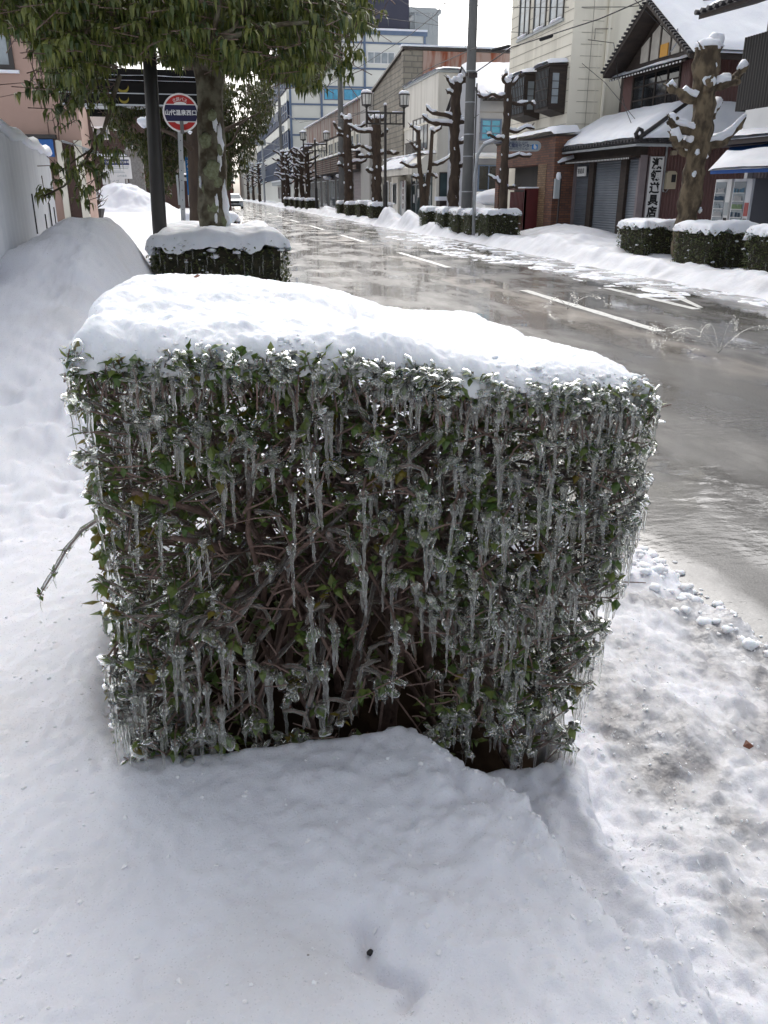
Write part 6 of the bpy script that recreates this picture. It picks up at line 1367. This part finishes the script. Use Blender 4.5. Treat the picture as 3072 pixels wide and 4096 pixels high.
# traffic signal far away
s = thing('traffic_signal', 'distant traffic signal on a pale arm above the road, showing green', 'traffic light', (9.3, 140, .2))
b = MB(); b.lathe((9.3, 140, 0), [(.16, .2), (.13, 9.2)], 10); b.tube([(12.5, 140, 8.4), (9.3, 140, 8.9), (7.0, 140, 9.25)], .09, 7); b.tube([(9.3, 140, 8.0), (12, 140, 7.6)], .05, 6); b.box(9.0, 9.6, 139.8, 140.2, 3.8, 5.6); b.build('pole', M['galv'], s)
b = MB(); b.box(6.2, 8.4, 139.7, 140.0, 8.55, 9.15); b.box(8.7, 9.9, 139.7, 140, 8.4, 9.2); b.build('head', M['sign_grey'], s); b = MB()
for k in range(3): b.tube([(6.6+k*.7, 139.69, 8.85), (6.6+k*.7, 139.5, 8.85)], .26, 12)
b.tube([(9.3, 139.69, 8.8), (9.3, 139.5, 8.8)], .3, 12); b.build('lens', M['black'], s); b = MB(); b.tube([(6.6, 139.49, 8.85), (6.6, 139.45, 8.85)], .22, 12); b.build('green_lens', M['green_on'], s)

# overhead lines
def wire(pts, r, lab, sag=0.0):
    P = []
    for i in range(len(pts)-1):
        a, c = Vector(pts[i]), Vector(pts[i+1])
        for k in range(12): t = k/12; P.append(a.lerp(c, t) - Vector((0, 0, sag*4*t*(1-t))))
    P.append(Vector(pts[-1])); b = MB(); b.tube(P, r, 5); return tag(b.build('overhead_wire', M['wire'], None), lab, 'wire', 'overhead wires')
wire([(9.15, 29.95, 5.25), on(2045, 190, 1, 27.5), on(2200, 140, 1, 26), on(2400, 75, 1, 24), on(2620, -20, 1, 22)], .018, 'thick twisted cable climbing from the utility pole across the cream building')
wire([on(1640, 0, 1, 34), on(1800, 16, 1, 33), on(2072, 30, 1, 31), on(2500, 28, 1, 27), on(3072, -20, 1, 22)], .012, 'uppermost thin wire crossing the sky and the cream building nearly level')
wire([on(1520, 70, 1, 45), on(1800, 108, 1, 38), on(2046, 128, 1, 33), on(2210, 136, 1, 31), on(2320, 155, 1, 29), on(2455, 172, 1, 27)], .011, 'thin wire passing below the cream building upper windows to its wall bracket')
wire([on(1905, 190, 1, 29), on(1700, 280, 1, 40), on(1535, 400, 1, 55), on(1345, 500, 1, 66)], .016, 'cable descending left from the utility pole over the white shop roof')
wire([on(1600, 0, 1, 40), on(1750, 90, 1, 36), on(1865, 185, 1, 29)], .010, 'thin stay wire slanting down to the utility pole bracket from the left')
wire([on(1790, 0, 1, 33), on(1740, 60, 1, 36), on(1640, 140, 1, 45), on(1450, 260, 1, 60), on(1300, 350, 1, 80)], .016, 'wavy cable falling left across the grey rooftop tower')
wire([on(2210, 136, 1, 31), on(2300, 230, 1, 29), on(2420, 330, 1, 27), on(2560, 500, 1, 24)], .009, 'thin wire dropping from the cream building to the timber shop roof')
wire([on(2455, 172, 1, 27), on(2470, 300, 1, 26), on(2500, 430, 1, 25), on(2545, 545, 1, 23.5)], .010, 'drop wire hanging from the cream wall bracket to the roof ornament')
wire([on(2540, 0, 1, 25), on(2680, 140, 1, 23.6), on(2720, 180, 1, 22.9)], .011, 'short dark wire slanting across the gable of the timber shop')
wire([on(1345, 480, 1, 66), on(1500, 440, 1, 55), on(1200, 490, 1, 90), on(1050, 400, 1, 118)], .02, 'slack cable strung before the hotel side wall')
b = MB(); 
for p0, p1 in ((on(1963, 203, 1, 28.2), on(2042, 183, 1, 27.6)), (on(2158, 160, 1, 26.5), on(2212, 142, 1, 26))):
    b = MB(); b.tube([p0, p0.lerp(p1, .1), p0.lerp(p1, .9), p1], [.02, .05, .05, .02], 8)
    tag(b.build('cable_closure', M['wire'], None), 'black cable closure over the sky, nearer the utility pole' if p0.y > 28 else 'black cable closure hung in front of the cream building', 'cable joint')

# ------------------------------------------------------------------ cars
def car(cx, cy_, lab, lit=True):
    s = thing('car', lab, 'car', (cx, cy_, 0)); b = MB(); wd = .88; L = 4.3
    prof = [(0, .30, .80), (.04, .45, .84), (.10, .62, .86), (.25, .82, .87), (1.0, .95, .87), (1.2, .98, .86), (1.9, 1.44, .66), (2.2, 1.52, .64), (3.3, 1.50, .64), (4.1, 1.05, .80), (4.25, .6, .84), (4.3, .35, .82)]
    P = [[(cx - w2, cy_ + y, .22), (cx - w2*1.0, cy_ + y, min(z, .62)), (cx - w2*(.97 if z < 1 else .95), cy_ + y, z*.97), (cx - w2*.8, cy_ + y, z), (cx + w2*.8, cy_ + y, z), (cx + w2*(.97 if z < 1 else .95), cy_ + y, z*.97), (cx + w2, cy_ + y, min(z, .62)), (cx + w2, cy_ + y, .22)] for y, z, w2 in prof]
    b.grid(P); b.poly(P[0]); b.poly(list(reversed(P[-1]))); b.build('body', M['silver'], s, smooth=False)
    b = MB(); b.add([(cx-.72, cy_+1.24, 1.01), (cx+.72, cy_+1.24, 1.01), (cx+.58, cy_+1.84, 1.43), (cx-.58, cy_+1.84, 1.43)], [(0, 1, 2, 3)]); b.build('windscreen', M['glass_grey'], s)
    b = MB(); b.box(cx-.45, cx+.45, cy_-.03, cy_+.06, .58, .74); b.box(cx-.6, cx+.6, cy_-.02, cy_+.05, .28, .42); b.build('grille', M['black'], s); b = MB(); b.box(cx-.17, cx+.17, cy_-.04, cy_-.031, .44, .55); b.build('number_plate', W, s)
    for sg in (-1, 1):
        b = MB(); b.blob((cx+sg*.66, cy_+.10, .72), 1, (.16, .08, .08), 10, 6); o = b.build('headlight', M['head_on'] if (sg < 0 and lit) else M['lamp_glass'], s, smooth=True)
        for yy in (.85, 3.4): b = MB(); b.tube([(cx+sg*.70, cy_+yy, .32), (cx+sg*.885, cy_+yy, .32)], .32, 18); b.build('wheel', M['tyre'], s)
        b = MB(); b.blob((cx+sg*.95, cy_+1.5, .98), 1, (.12, .07, .08), 8, 6); b.build('wing_mirror', M['silver'], s, smooth=True)
    return s
car(3.15, 95, 'silver car coming towards us with its amber indicator lit, seen beside the mossy trunk')
s = thing('parked_car', 'parked car buried under snow beside the grey house', 'car', (12.3, 35.6, .1))
b = MB(); P = []
for i, (y, z) in enumerate(((0, .9), (.1, 1.05), (.5, 1.1), (.9, 1.5), (1.4, 1.62), (1.8, 1.6))): P.append([(11.3, 35.0+y, .3), (11.32, 35.0+y, z*.62), (11.45, 35.0+y, z*.97), (12.6, 35.0+y, z), (13.4, 35.0+y, z*.97), (13.6, 35.0+y, .3)])
b.grid(P); b.poly(P[0]); b.build('body', W, s); b = MB(); b.blob((12.4, 35.9, 1.3), 1, (1.15, 1.0, .42), 18, 10, .03); b.build('snow_cover', M['snow_far'], s, smooth=True); b = MB(); b.tube([(11.4, 35.45, .35), (11.28, 35.45, .35)], .3, 14); b.build('wheel', M['tyre'], s)

# sprinkler jets on the road
def jets(x, y, dirs, lab):
    b = MB()
    for dx, dy, h_, l_ in dirs: b.tube([(x + dx*l_*t, y + dy*l_*t, .01 + h_*4*t*(1-t)*.9) for t in [k/10 for k in range(9)]], [.003 + .004*k/10 for k in range(9)], 5)
    q = random.Random(int(x*100))
    for dx, dy, h_, l_ in dirs:
        for k in range(60):
            t = .55 + .5*q.random(); b.blob((x + dx*l_*t + q.gauss(0, .03), y + dy*l_*t + q.gauss(0, .03), max(.008, .01 + h_*3.6*t*(1-t) + q.gauss(0, .02))), .0025 + .004*q.random(), (1, 1, 1.2), 5, 4, .1, q)
        for k in range(14): b.blob((x + dx*l_ + q.gauss(0, .06), y + dy*l_ + q.gauss(0, .06), .006 + .03*q.random()**2), .004, (1, 1, 1), 5, 4, .1, q)
    tag(b.build('water_jet', M['ice'], None, smooth=True), lab, 'water jet', 'road sprinkler jets')
p = on(2873, 1416, 2, 0); jets(p.x, p.y, ((-.5, .8, .24, .7), (-.2, .6, .30, .5), (.5, .3, .34, .7), (.9, .2, .26, 1.0)), 'fan of four fine water jets near the right edge of the road')
p = on(2624, 1344, 2, 0); jets(p.x, p.y, ((.1, .5, .10, .3), (.8, .1, .09, .5)), 'small pair of water jets at the near end of the white lane dash')
p = on(2270, 1240, 2, 0); jets(p.x, p.y, ((.4, .5, .2, .7), (-.3, .6, .14, .6), (.9, .5, .16, .9)), 'faint water jets beside the middle of the white lane dash')
